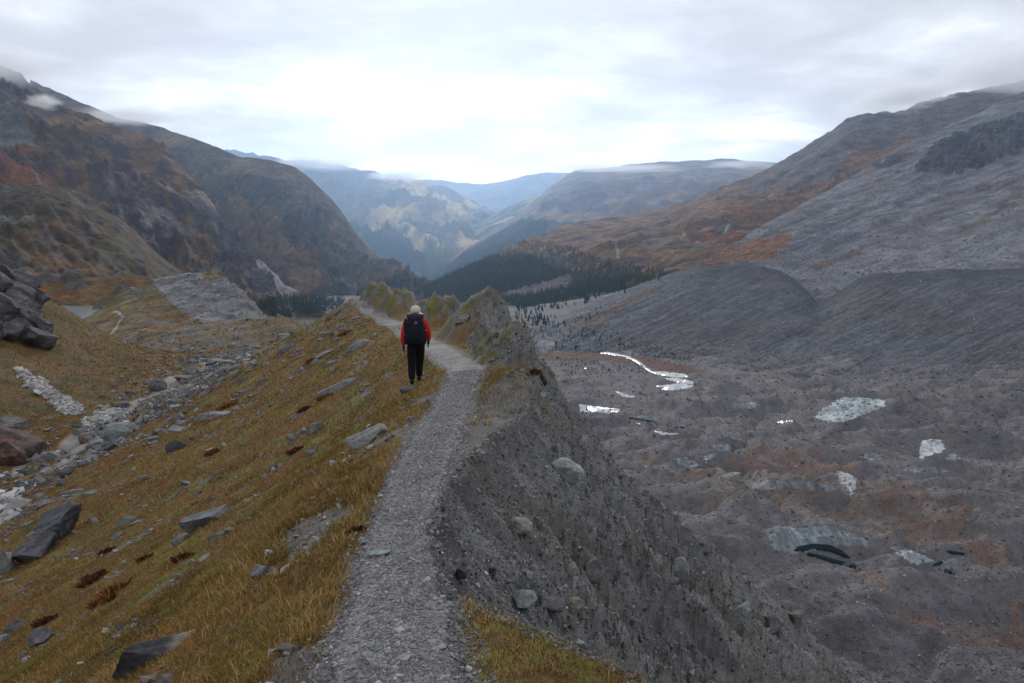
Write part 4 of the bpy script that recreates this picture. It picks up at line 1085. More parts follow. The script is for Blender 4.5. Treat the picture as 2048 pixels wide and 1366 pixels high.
    h = np.where((yy < 3.7) & ~left, h * .55, h)
    wdt = .0018 + .00078 * yy
    out = sstep(.0, 1.2, cx(yy) - xx)
    lean = np.stack([-h * (.55 * out - .1) + r.normal(0, .6, n) * h, r.normal(-.15, .6, n) * h, 0 * h], -1)
    return blades(name, np.stack([xx, yy, zz - .004], -1), h, wdt, cols, lean, r, label, segs)
grass_field('grass', 230000, 1.5, 7.0, 2, 'short dry autumn grass on the near flank beside the path', 301)
grass_field('grass', 400000, 6.5, 48.0, 1, 'brown and olive autumn grass covering the flank below the crest path', 302)
grass_field('grass', 90000, 26.0, 92.0, 1, 'olive brown grass on the hillside across the trough', 303, hill=True)

# ------------------------------------------------------------------ single rocks
M_ROCK = terrain_mat('lichen_rock', (.9, .22, .05), var=.30, bump=.8, bump_dist=.03, coord='obj')
M_BROCK = terrain_mat('boulder_rock', (2.2, .6, .15), var=.30, bump=.8, bump_dist=.08, coord='obj')
def rock_mesh(name, seed, dims, col, sub=3, cuts=9, rough=.10, layered=.0, tip=None, col2=None):
    r = np.random.default_rng(seed)
    bm = bmesh.new(); bmesh.ops.create_icosphere(bm, subdivisions=sub, radius=1.0)
    bm.verts.ensure_lookup_table()
    V = np.array([v.co[:] for v in bm.verts]); Fc = np.array([[v.index for v in f.verts] for f in bm.faces]); bm.free()
    V = np.sign(V) * np.abs(V) ** .72                    # fuller, boxier than a ball
    V /= np.abs(V).max()
    for k in range(cuts):
        nrm = r.normal(size=3); nrm /= np.linalg.norm(nrm)
        d = r.uniform(.50, .86)
        ex = np.maximum(V @ nrm - d, 0)
        V = V - ex[:, None] * nrm
    nz = fbm(V[:, 0] * 1.6 + seed, V[:, 1] * 1.6 + V[:, 2] * 1.3, 4, seed) 
    st = np.round((V[:, 2] * 3.2 + V[:, 0] * .7 + nz * .8)) * layered * .12
    V = V * (1 + rough * nz + .04 * fbm(V[:, 0] * 6 + V[:, 2] * 5, V[:, 1] * 6 - V[:, 2] * 4, 3, seed + 5))[:, None]
    V[:, 0] += st * np.sign(V[:, 0]); V[:, 1] += st * np.sign(V[:, 1])
    c = shape_col((len(V),), col) * (1 + .35 * fbm(V[:, 0] * 2.2, V[:, 1] * 2.2 + V[:, 2] * 3, 4, seed + 9))[:, None]
    if tip is not None:
        c = mixc(c, tip[1], sstep(tip[0] - .12, tip[0] + .12, V[:, 0] + .1 * nz))
    if col2 is not None:
        c = mixc(c, col2, sstep(.05, .22, fbm(V[:, 0] * 2.1 + 5, V[:, 1] * 2.1 + V[:, 2] * 2, 4, seed + 31)))
    V = V * (np.asarray(dims) * .5)
    return mesh_from(name, V, Fc, c, None, False)
def place_rock(name, label, cat, px, py, wpx, hpx, tilt=0, depth=.7, col=(.15, .15, .155), seed=1, lie=.75, sink=.28, group=None, fix=None, **kw):
    """px,py: the middle of the rock in the photo; wpx, hpx: its seen length and height; tilt: lean of the long side, degrees up to the right"""
    loc, nor, ob = ground_hit(px, py + hpx * .18)
    if loc is None:
        return None
    if fix is not None:
        loc = Vector(P(px, py + hpx * .2, fix)); nor = Vector((.6, -.2, .77))
    dist = loc.y * CP - (loc.z - CAM_Z) * SP
    w, h = wpx / F_PX * dist, hpx / F_PX * dist
    me = rock_mesh(name, seed, (w * 1.08, w * depth, h * 1.25), col, **kw)
    me.materials.append(M_BROCK if max(w, h) > 1.2 else M_ROCK)
    o = link(name, me, label=label, cat=cat, group=group)
    up = (nor * lie + Vector((0, 0, 1)) * (1 - lie)).normalized()
    vr = Vector((math.cos(math.radians(tilt)), 0, math.sin(math.radians(tilt))))
    xax = (vr - up * vr.dot(up) * .85).normalized()
    yax = up.cross(xax).normalized(); zax = xax.cross(yax)
    Rm = Matrix((xax, yax, zax)).transposed().to_4x4()
    o.matrix_world = Matrix.Translation(loc + up * h * (.5 - sink)) @ Rm
    return o
G1 = (.140, .143, .150); G2 = (.105, .108, .118); G3 = (.185, .187, .188); DK = (.040, .041, .045); PL = (.30, .30, .29); BR = (.135, .105, .088)
LIC = (.16, .18, .07)
ROCKS = [
 # name, label, px, py, w, h, tilt, depth, colour, extra
 ('rock_slab', 'long black slab with a pale tip at its upper end, lowest on the grass flank', 305, 1308, 185, 62, 27, .45, DK, dict(tip=(.62, (.20, .20, .19)), cuts=7, rough=.14, lie=.6)),
 ('boulder', 'large dark grey cracked boulder with a white vein, above the stone litter on the flank', 118, 1064, 98, 74, 22, .8, (.088, .094, .108), dict(layered=.6, cuts=10)),
 ('rock_slab', 'low grey slab leaning under the large cracked boulder', 62, 1108, 105, 50, 30, .7, (.092, .094, .100), dict(layered=.3)),
 ('boulder', 'pale grey boulder cut by the frame edge below the cracked boulder', 6, 1132, 46, 70, 15, .9, (.17, .175, .18), {}),
 ('rock_slab', 'thick grey block with a square front edge, standing out of the grass mid flank', 414, 1040, 84, 44, 24, .8, (.115, .120, .125), dict(cuts=12, layered=.3)),
 ('rock_slab', 'thin flat slate lying just below the thick square-edged block', 368, 1079, 42, 18, 38, .7, (.125, .125, .135), dict(cuts=6)),
 ('rock_slab', 'thin grey slate lying right of the thick square-edged block', 440, 1071, 44, 17, 34, .5, (.12, .13, .135), dict(cuts=6)),
 ('rock', 'small pointed grey rock in yellow green moss near the path edge', 524, 1146, 42, 30, 20, .8, (.15, .155, .165), dict(cuts=10)),
 ('boulder', 'large pale elongated boulder beside the path, nearest big stone left of the gravel', 739, 877, 80, 36, 30, .6, (.200, .205, .200), dict(cuts=6, rough=.13, lie=.5)),
 ('rock_slab', 'long thin grey slab sloping through the grass below the hiker', 674, 777, 84, 20, 29, .4, (.165, .17, .175), dict(cuts=5, lie=.6)),
 ('rock_slab', 'flat grey slab in the grass left of the hiker', 720, 690, 46, 18, 30, .6, (.16, .165, .18), dict(cuts=6)),
 ('rock_slab', 'small grey slab further down from the slab left of the hiker', 661, 727, 28, 12, 38, .5, (.165, .17, .18), dict(cuts=6)),
 ('rock', 'dark rock topped with bright moss on the mid flank', 634, 858, 40, 22, 25, .7, (.10, .105, .12), dict(col2=LIC)),
 ('rock', 'flat dark stone in brown grass under the moss-topped rock', 624, 905, 32, 13, 25, .7, (.11, .11, .125), {}),
 ('rock', 'dark wedge-shaped rock on the lower flank above the trough', 353, 893, 40, 34, 40, .6, (.058, .062, .068), dict(cuts=10, lie=.4)),
 ('rock_slab', 'pale tapering slab, upper of two side by side above the trough', 437, 830, 48, 18, 28, .5, (.21, .21, .215), dict(cuts=5, lie=.5)),
 ('rock_slab', 'greenish grey tapering slab, lower of two side by side above the trough', 413, 835, 44, 16, 32, .4, (.15, .165, .15), dict(cuts=5, lie=.5)),
 ('boulder', 'broadest grey boulder on the trough floor beside the winding trail', 238, 872, 72, 40, 6, .8, (.165, .18, .178), dict(cuts=8, lie=.3)),
 ('boulder', 'reddish grey boulder between the trail and the broadest trough boulder', 183, 872, 42, 22, 10, .8, (.17, .145, .135), dict(lie=.3)),
 ('boulder', 'pale green-grey boulder in front of the reddish one by the trail', 198, 888, 40, 24, 14, .8, (.185, .205, .190), dict(lie=.3)),
 ('boulder', 'flat grey boulder at the bend of the trough trail', 161, 865, 30, 18, 12, .8, (.155, .15, .155), dict(lie=.3)),
 ('boulder', 'cream boulder at the end of the pale block field', 186, 842, 28, 19, 5, .8, (.27, .265, .235), dict(lie=.3)),
 ('boulder', 'blocky grey boulder with sheer sides standing alone above the far trail', 316, 776, 32, 30, 0, .9, (.145, .155, .158), dict(lie=.1, cuts=12)),
 ('boulder', 'dark grey rounded boulder low in the grass above the pale blocks', 246, 811, 32, 15, 0, .8, (.115, .115, .125), dict(lie=.3)),
 ('boulder', 'flat pale boulder with a dark cleft beside the trough trail', 368, 757, 38, 14, 0, .8, (.185, .19, .188), dict(lie=.2, layered=.6)),
 ('boulder', 'two-humped grey boulder where the trough trail turns', 389, 742, 28, 15, 0, .8, (.17, .175, .18), dict(lie=.2)),
 ('boulder', 'wide pale grey boulder at the head of the trough', 427, 726, 34, 13, 4, .8, (.19, .198, .195), dict(lie=.2)),
 ('boulder', 'pale boulder right of the wide one at the head of the trough', 455, 727, 32, 14, 4, .8, (.20, .205, .20), dict(lie=.2)),
 ('boulder', 'flat grey boulder in front of the pale boulders at the trough head', 458, 739, 30, 13, 20, .8, (.175, .185, .18), dict(lie=.3)),
 ('boulder', 'pale oval boulder on the rubble strip below the trough head', 472, 749, 26, 13, 25, .8, (.185, .195, .195), dict(lie=.3)),
 ('boulder', 'large slab-sided boulder high on the rubble strip', 568, 676, 28, 16, 20, .8, (.185, .195, .20), dict(lie=.3)),
 ('boulder', 'dark boulder topping the rubble strip', 583, 669, 13, 11, 0, .8, (.060, .062, .072), dict(lie=.3)),
 ('rock_slab', 'long narrow dark slab beside the rubble strip', 576, 697, 46, 12, 36, .35, (.135, .145, .15), dict(cuts=5)),
 ('rock_slab', 'reddish dry slab lying above the rubble strip', 524, 764, 36, 11, 30, .5, (.175, .150, .135), dict(cuts=6)),
 ('rock_slab', 'thin pale slab standing edgewise in the grass right of the dry slab', 628, 727, 24, 11, 40, .4, (.175, .17, .17), dict(cuts=6)),
 ('boulder', 'dark red split boulder at the foot of the hillside', 36, 890, 92, 72, -38, .9, (.098, .080, .074), dict(lie=.2, cuts=11, col2=(.17, .11, .09))),
 ('boulder', 'rust and black boulder below the dark red split boulder', 14, 918, 62, 66, -30, .9, (.078, .060, .056), dict(lie=.2, cuts=11, col2=(.15, .095, .075))),
 ('boulder', 'grey slabby boulder behind the dark red split boulder', 22, 852, 62, 34, -25, .9, (.15, .145, .14), dict(lie=.2, layered=.5)),
 ('boulder', 'pale green boulder with a dark cap near the lower trail', 106, 916, 28, 22, 0, .8, (.185, .20, .20), dict(lie=.2)),
 ('boulder', 'dark square boulder under the lower end of the trough trail', 135, 946, 36, 21, 8, .8, (.085, .083, .090), dict(lie=.3, cuts=11)),
 ('boulder', 'dark rounded rock just below the dark square boulder', 124, 967, 22, 15, 15, .8, (.085, .09, .10), dict(lie=.3)),
 ('rock', 'pale stone in the upper grass right of the dark square boulder', 184, 985, 32, 12, 28, .6, (.165, .175, .17), dict(lie=.4)),
 ('rock', 'pale green stone alone in the brown grass mid flank', 288, 957, 24, 12, 20, .7, (.165, .185, .18), dict(lie=.4)),
 ('rock_slab', 'grey slab at the edge of the stone litter right of the cracked boulder', 256, 1043, 36, 17, 28, .6, (.125, .135, .135), dict(cuts=7)),
 ('rock_slab', 'grey slab half sunk in grass near the bottom frame edge', 84, 1278, 62, 36, 30, .7, (.115, .115, .118), dict(cuts=7)),
 ('rock', 'pale rounded rock at the frame edge beside the sunken slab', 4, 1283, 30, 24, 8, .9, (.18, .19, .20), {}),
 ('rock', 'dark rock with white flecks above the sunken grey slab', 36, 1254, 44, 26, 28, .7, (.09, .092, .10), {}),
 ('rock', 'flat pale green stone set in the gravel of the path', 760, 1107, 46, 17, 4, .7, (.20, .235, .235), dict(cuts=6, lie=.9, sink=.36)),
 ('boulder', 'largest pale boulder jutting from the eroded wall, with a hollow beneath it', 1130, 950, 66, 40, 24, .9, (.235, .255, .25), dict(cuts=7, rough=.12, lie=.2, sink=.05)),
 ('rock', 'pale pointed stone jutting from the wall below the largest jutting boulder', 1037, 1058, 46, 30, 28, .7, (.225, .225, .21), dict(cuts=8, lie=.3, sink=.08)),
 ('rock', 'pale egg-shaped stone high on the wall near its outer rib', 1161, 882, 22, 22, 30, .9, (.23, .23, .225), dict(lie=.3, sink=.15)),
 ('rock', 'pale speckled stone jutting from the wall above the mossy lip', 1050, 1208, 50, 32, 25, .8, (.20, .22, .225), dict(lie=.3, sink=.1)),
 ('rock_slab', 'dark flat slab jutting from the wall, between two paler stones', 1096, 1208, 62, 22, 16, .8, (.105, .105, .112), dict(lie=.3, cuts=7, sink=.1)),
 ('rock', 'brownish rounded stone beside the dark jutting slab', 1146, 1216, 36, 32, 35, .8, (.20, .175, .15), dict(lie=.3, sink=.1)),
 ('rock', 'small black stone in the wall close under the path edge', 919, 1152, 24, 26, 10, .8, (.045, .045, .055), dict(lie=.3, sink=.1)),
 ('rock', 'dark upright stone in the wall right of the small black stone', 984, 1150, 17, 32, 5, .9, (.060, .062, .072), dict(lie=.2, sink=.1)),
 ('rock', 'grey rounded block bulging from the wall far down near the outer rib', 1182, 1145, 46, 44, -35, .8, (.13, .13, .128), dict(lie=.3, sink=.1)),
 ('boulder', 'tall pale block standing out at the outer edge of the wall', 1358, 1150, 36, 56, 40, .8, (.185, .19, .185), dict(lie=.3, sink=.1)),
 ('rock', 'bluish stone at the outer edge of the wall, lower down', 1484, 1222, 26, 34, 20, .8, (.19, .22, .225), dict(lie=.3, sink=.1)),
 ('boulder', 'grey rounded boulder at the lowest part of the outer wall', 1542, 1252, 42, 36, -25, .8, (.15, .152, .148), dict(lie=.3, sink=.1)),
 ('boulder', 'mossy grey boulder right of the lowest rounded boulder', 1592, 1244, 42, 34, 20, .8, (.13, .135, .12), dict(lie=.3, sink=.1)),
 ('boulder', 'pale boulder perched on the side of the second earth pinnacle', 1090, 704, 36, 28, 25, .9, (.27, .28, .285), dict(lie=.1, sink=.0, fix=17.4)),
 ('rock', 'orange-brown stone on top of the wall near the outer rib', 1086, 812, 14, 12, 0, .9, (.24, .15, .075), {}),
 ('rock', 'pale bluish stone above the orange-brown stone', 1083, 789, 17, 11, 0, .9, (.19, .235, .24), {}),
 ('rock', 'flat grey rock under the hiker feet', 818, 778, 38, 13, 8, .8, (.085, .088, .10), dict(lie=.5)),
 ('boulder', 'grey rounded boulder on the saddle behind the tallest earth pinnacle', 925, 640, 34, 18, 25, .8, (.15, .152, .155), dict(lie=.2)),
]
hero = []
for k, (nm, lab, px, py, w, h, tilt, dp, col, kw) in enumerate(ROCKS):
    kw = dict(kw)
    o = place_rock(nm, lab, nm.replace('rock_slab', 'rock slab'), px, py, w, h, tilt, dp, col, seed=100 + k * 7, sub=4 if w > 60 else 3, **kw)
    if o is not None:
        hero.append((o.location.x, o.location.y))
LANDMARKS = [(305, 1308, 'the long black slab'), (118, 1064, 'the large cracked boulder'), (414, 1040, 'the thick square-edged block'), (524, 1146, 'the pointed rock in moss'), (739, 877, 'the pale path boulder'),
 (674, 777, 'the long thin slab'), (720, 690, 'the hiker-side flat slab'), (634, 858, 'the moss-topped rock'), (353, 893, 'the dark wedge-shaped rock'), (425, 832, 'the two tapering slabs'), (238, 872, 'the broadest trough boulder'),
 (316, 776, 'the blocky boulder'), (440, 727, 'the pale trough-head boulders'), (575, 674, 'the dark strip-top boulder'), (36, 890, 'the dark red split boulder'), (135, 946, 'the dark square boulder'), (84, 1278, 'the sunken grey slab'),
 (228, 1180, 'the broad orange-red clump'), (1130, 950, 'the largest jutting wall boulder'), (1037, 1058, 'the pale pointed wall stone'), (1358, 1150, 'the tall pale edge block'), (1096, 1208, 'the dark jutting slab'), (1091, 704, 'the pinnacle-side boulder'),
 (1182, 1145, 'the bulging round block'), (1161, 882, 'the pale egg-shaped wall stone'), (919, 1152, 'the small black wall stone'), (1542, 1252, 'the lowest rounded boulder'), (985, 640, 'the tallest earth pinnacle'), (95, 790, 'the white scree tongue'), (215, 835, 'the pale block field'), (20, 1015, 'the frame-edge pale blocks'), (55, 630, 'the dark crag'), (60, 1108, 'the low leaning slab'), (524, 764, 'the reddish dry slab')]
ORD = ['nearest', 'second nearest', 'third nearest', 'fourth nearest', 'fifth nearest', 'sixth nearest', 'seventh nearest', 'eighth nearest', 'ninth nearest', 'tenth nearest', 'eleventh nearest', 'twelfth nearest']
def relabel(objs, kind):
    """say which stone it is by the landmark it lies beside"""
    buckets = {}
    for o in objs:
        qx, qy = to_px(np.array([o.location[:]]))
        qx, qy = float(qx[0]), float(qy[0])
        lx, ly, nm = min(LANDMARKS, key=lambda m: (m[0] - qx) ** 2 + (m[1] - qy) ** 2)
        ddx, ddy = qx - lx, qy - ly
        side = ('left' if ddx < 0 else 'right') if abs(ddx) > 1.4 * abs(ddy) else (('above' if ddy < 0 else 'below') if abs(ddy) > 1.4 * abs(ddx) else ('upper ' if ddy < 0 else 'lower ') + ('left' if ddx < 0 else 'right'))
        buckets.setdefault((nm, side), []).append((math.hypot(ddx, ddy), o))
    for (nm, side), lst in buckets.items():
        lst.sort(key=lambda t: t[0])
        where = side + ' it' if side in ('above', 'below') else 'on its ' + side
        for i, (d_, o) in enumerate(lst):
            how = ORD[i] if i < len(ORD) else '%dth nearest' % (i + 1)
            o['label'] = '%s %s to %s, %s' % (kind, how, nm, where)
# ordinary stones that nothing tells apart, each still an object of its own
PROTO = [rock_mesh('stone', 900 + k, (1, .75, .5), (.15 + .02 * (k % 4 - 1.5), .152 + .02 * (k % 4 - 1.5), .158 + .02 * (k % 4 - 1.5)), sub=2, cuts=8) for k in range(8)]
PROTO_P = [rock_mesh('stone', 950 + k, (1, .75, .55), (.27, .27, .265), sub=2, cuts=8) for k in range(3)]
for me in PROTO + PROTO_P:
    me.materials.append(M_BROCK)
def scatter_stones(label, cat, group, polys, n, smin, smax, seed, protos=PROTO, long_=1.5, on='moraine_ridge', flatten=1.0):
    r = np.random.default_rng(seed); made = 0; tries = 0; objs = []
    tot = sum((max(p[0] for p in q) - min(p[0] for p in q)) * (max(p[1] for p in q) - min(p[1] for p in q)) for q in polys)
    while made < n and tries < n * 12:
        tries += 1
        poly = polys[r.integers(len(polys))]
        a = np.array(poly); qx, qy = r.uniform(a[:, 0].min(), a[:, 0].max()), r.uniform(a[:, 1].min(), a[:, 1].max())
        if not inpoly(np.array([qx]), np.array([qy]), poly)[0]:
            continue
        loc, nor, ob = ground_hit(qx, qy)
        if loc is None or ob.name != on:
            continue
        if any((loc.x - hx) ** 2 + (loc.y - hy) ** 2 < .16 for hx, hy in hero):
            continue
        s = (smin * (smax / smin) ** (r.random() ** 2.2)) / F_PX * loc.y
        me = protos[r.integers(len(protos))]
        o = link('stone', me, label=label, cat=cat, group=group)
        q = Vector((0, 0, 1)).rotation_difference((nor * .8 + Vector((0, 0, .2))).normalized())
        q = q @ Quaternion((0, 0, 1), r.uniform(-.5, .9))
        o.matrix_world = Matrix.LocRotScale(loc + nor * s * .06, q, Vector((s * r.uniform(1.0, long_), s * r.uniform(.7, 1.1), s * r.uniform(.7, 1.2) * flatten)))
        made += 1; objs.append(o)
    relabel(objs, label)
scatter_stones('flat grey stone', 'stone', 'stones lying on the grass flank',
               [[(0, 1366), (0, 980), (300, 900), (560, 700), (700, 620), (760, 660), (640, 900), (700, 1000), (560, 1366)], [(0, 1000), (300, 900), (330, 1050), (0, 1300)], [(590, 660), (690, 600), (740, 650), (600, 760)]], 120, 9, 30, 61, long_=1.9, flatten=.8)
scatter_stones('grey rubble boulder', 'boulder', 'boulders on the trough floor',
               [[(60, 940), (200, 880), (330, 800), (430, 740), (560, 680), (590, 690), (470, 770), (330, 850), (200, 920), (120, 990)], [(390, 740), (420, 722), (560, 672), (590, 690), (470, 765), (400, 770)], [(0, 960), (120, 960), (60, 1060), (0, 1080)]], 120, 10, 28, 62, long_=1.4)
scatter_stones('pale scree block', 'stone', 'pale blocks of the white scree', [TONGUE, BLOCKS, LEFTPALE], 40, 9, 17, 63, protos=PROTO_P, long_=1.4)
scatter_stones('embedded stone', 'stone', 'stones embedded in the eroded wall',
               [[(900, 1010), (1050, 860), (1130, 830), (1300, 1090), (1500, 1200), (1600, 1300), (1500, 1340), (1250, 1300), (1100, 1240), (920, 1190)], [(940, 700), (985, 620), (1030, 690), (1000, 730)], [(1000, 760), (1040, 690), (1100, 740), (1060, 760)]], 60, 8, 22, 64, long_=1.4)
scatter_stones('small hillside stone', 'stone', 'stones on the hillside across the trough', [[(0, 620), (120, 640), (330, 720), (300, 780), (200, 800), (60, 720)], [(0, 700), (60, 720), (160, 800), (60, 830)]], 40, 5, 12, 65)

# ------------------------------------------------------------------ rock outcrop on the hillside at the left
_rc = np.random.default_rng(733)
CRAG = [(-60, 560), (-20, 548), (20, 552), (45, 575), (62, 590), (78, 612), (85, 640), (100, 660), (110, 688), (95, 696), (70, 682), (30, 672), (0, 668), (-60, 690)]
V_all, F_all, C_all, off, k = [], [], [], 0, 0
while k < 60:
    px, py = _rc.uniform(-60, 110), _rc.uniform(550, 695)
    if not inpoly(np.array([px]), np.array([py]), CRAG)[0]:
        continue
    loc, nor, ob = ground_hit(px, py)
    Yc = (loc.y - .6 if (loc is not None and ob.name == 'moraine_ridge') else float(np.interp(py, [550, 620, 695], [73.5, 70.0, 66.0]))) + _rc.uniform(-.8, .4)
    W = _rc.uniform(1.4, 3.8); H = W * _rc.uniform(.8, 1.5)
    me = rock_mesh('rock_outcrop', 700 + k, (W, W * .9, H), (.060, .058, .064) if k % 3 else (.080, .078, .083), sub=3, cuts=15, rough=.10, layered=.5, col2=(.125, .122, .125))
    n = len(me.vertices); V = np.empty(n * 3, np.float32); me.vertices.foreach_get('co', V); V = V.reshape(-1, 3)
    t = math.radians(-32 + _rc.normal(0, 9)); R2_ = np.array([[math.cos(t), 0, -math.sin(t)], [0, 1, 0], [math.sin(t), 0, math.cos(t)]])
    V = V @ R2_.T + P(px, py, Yc)
    m = len(me.polygons); Fc = np.empty(m * 3, np.int32); me.polygons.foreach_get('vertices', Fc)
    c = np.empty(n * 4, np.float32); me.color_attributes['Col'].data.foreach_get('color', c)
    V_all.append(V); F_all.append(Fc.reshape(-1, 3) + off); C_all.append(c.reshape(-1, 4)[:, :3]); off += n; k += 1
    bpy.data.meshes.remove(me)
link('rock_outcrop', mesh_from('rock_outcrop', np.concatenate(V_all), np.concatenate(F_all), np.concatenate(C_all), M_BROCK, False),
     label='dark jagged crag of bedrock rising from the grassy hillside across the trough', cat='rock outcrop')

# ------------------------------------------------------------------ water, ice
def conform(name, poly, step, lift, mat, colfn, jit=2.0, seed=1, kind=None, label=None, cat=None, group=None, thick=.0, on=('glacier_floor',), holes=0.0, relief=None):
    """a sheet that lies on the ground inside a surveyed outline; its rim dips into the ground"""
    a = np.array(poly); x0, x1, y0, y1 = a[:, 0].min() - 4, a[:, 0].max() + 4, a[:, 1].min() - 3, a[:, 1].max() + 3
    nx, ny = max(4, int((x1 - x0) / step)), max(4, int((y1 - y0) / (step * .6)))
    gx_, gy_ = np.meshgrid(np.linspace(x0, x1, nx), np.linspace(y0, y1, ny))
    jx = gx_ + jit * 1.6 * fbm(gx_ / 9 + seed, gy_ / 3.5, 4, seed); jy = gy_ + jit * .6 * fbm(gx_ / 12, gy_ / 4 + seed, 4, seed + 3)
    ins = inpoly(jx, jy, poly)
    if holes:
        ins &= fbm(gx_ / 16 + seed * 3, gy_ / 2.4, 4, seed + 7) > -holes
    P_ = np.zeros(gx_.shape + (3,)); good = np.zeros(gx_.shape, bool)
    for i in range(ny):
        for j in range(nx):
            if ins[max(i - 1, 0):i + 2, max(j - 1, 0):j + 2].any():
                loc, nor, ob = ground_hit(gx_[i, j], gy_[i, j])
                if loc is not None and ob.name in on:
                    P_[i, j] = loc; good[i, j] = True
    e = smooth(smooth(ins.astype(float), 1.0, 0), 1.0, 1)
    P_[..., 2] += np.where(ins, lift * sstep(.3, .9, e), -.35)
    if relief is not None:
        P_[..., 2] += np.where(ins, relief(P_[..., 0], P_[..., 1]) * sstep(.3, 1, e), 0)
    gf = grid_faces(ny, nx)
    keep = good.ravel()[gf].all(1) & ins.ravel()[gf].any(1)
    gf = gf[keep]
    if len(gf) == 0:
        return None
    used, inv = np.unique(gf.ravel(), return_inverse=True)
    V = P_.reshape(-1, 3)[used]
    c = colfn(V)
    return link(name, mesh_from(name, V, inv.reshape(-1, 4)[:, ::-1], c, mat, True), kind=kind, label=label, cat=cat, group=group)
M_WATER, nt, bs = new_mat('silty_meltwater')
bs.inputs['Base Color'].default_value = (.50, .52, .54, 1); bs.inputs['Roughness'].default_value = .28; bs.inputs['IOR'].default_value = 1.33
_n = nt.nodes.new('ShaderNodeTexNoise'); _n.inputs['Scale'].default_value = .9
_g = nt.nodes.new('ShaderNodeNewGeometry'); nt.links.new(_g.outputs['Position'], _n.inputs['Vector'])
_b = nt.nodes.new('ShaderNodeBump'); _b.inputs['Strength'].default_value = .02; _b.inputs['Distance'].default_value = .1
nt.links.new(_n.outputs['Fac'], _b.inputs['Height']); nt.links.new(_b.outputs[0], bs.inputs['Normal'])
M_ICE = terrain_mat('glacier_ice', (9.0, 1.6), var=.28, bump=.5, bump_dist=.5, stretch=(1.6, .35, .35), rough=.85, spec=.08)
wcol = lambda V: shape_col((len(V),), (.6, .6, .6))
STREAM = [[(1104, 700), (1140, 698.5), (1190, 700), (1230, 706), (1262, 713), (1266, 716), (1225, 710), (1180, 704), (1140, 702), (1104, 704)],
          [(1245, 713), (1268, 716), (1278, 722), (1290, 731), (1303, 741), (1318, 746), (1330, 750), (1312, 749), (1296, 741), (1284, 733), (1272, 724), (1260, 718)],
          [(1300, 742), (1330, 743), (1372, 748), (1376, 754), (1350, 756), (1322, 750)],
          [(1328, 756), (1355, 756), (1385, 762), (1392, 770), (1370, 768), (1340, 762)],
          [(1302, 772), (1330, 770), (1360, 766), (1390, 771), (1380, 776), (1345, 782), (1318, 780), (1330, 776)]]
for k, poly in enumerate(STREAM):
    conform('stream', poly, 1.6, .25, M_WATER, wcol, jit=1.4, seed=31 + k, kind='structure')
for k, poly in enumerate([[(1227, 782), (1242, 784), (1258, 790), (1272, 792), (1266, 796), (1246, 794), (1236, 788)],
                          [(1158, 808), (1180, 811), (1215, 816), (1242, 818), (1238, 825), (1215, 826), (1180, 824), (1160, 825)],
                          [(1306, 862), (1322, 863), (1340, 866), (1362, 867), (1345, 870), (1322, 870)],
                          [(1270, 846), (1284, 848), (1278, 850)], [(1170, 735), (1178, 736), (1176, 739), (1168, 738)]]):
    conform('meltwater_pool', poly, 1.6, .22, M_WATER, wcol, jit=1.8, seed=51 + k, kind='structure')
M_POOL, nt, bs = new_mat('green_pool_water')
bs.inputs['Base Color'].default_value = (.20, .26, .22, 1); bs.inputs['Roughness'].default_value = .1
conform('meltwater_pool', [(1440, 952), (1465, 944), (1488, 946), (1468, 952), (1452, 958)], 1.8, .3, M_POOL, wcol, jit=1, seed=61, kind='structure')
conform('meltwater_pool', [(1550, 843), (1585, 840), (1588, 845), (1560, 848)], 1.8, .3, M_POOL, wcol, jit=1, seed=62, kind='structure')
def icecol(a, b):
    def f(V):
        n = fbm(V[:, 0] / 1.6 + V[:, 1] / 9, V[:, 1] / 14, 4, 270)
        return mixc(shape_col((len(V),), a), b, sstep(-.1, .25, n))
    return f
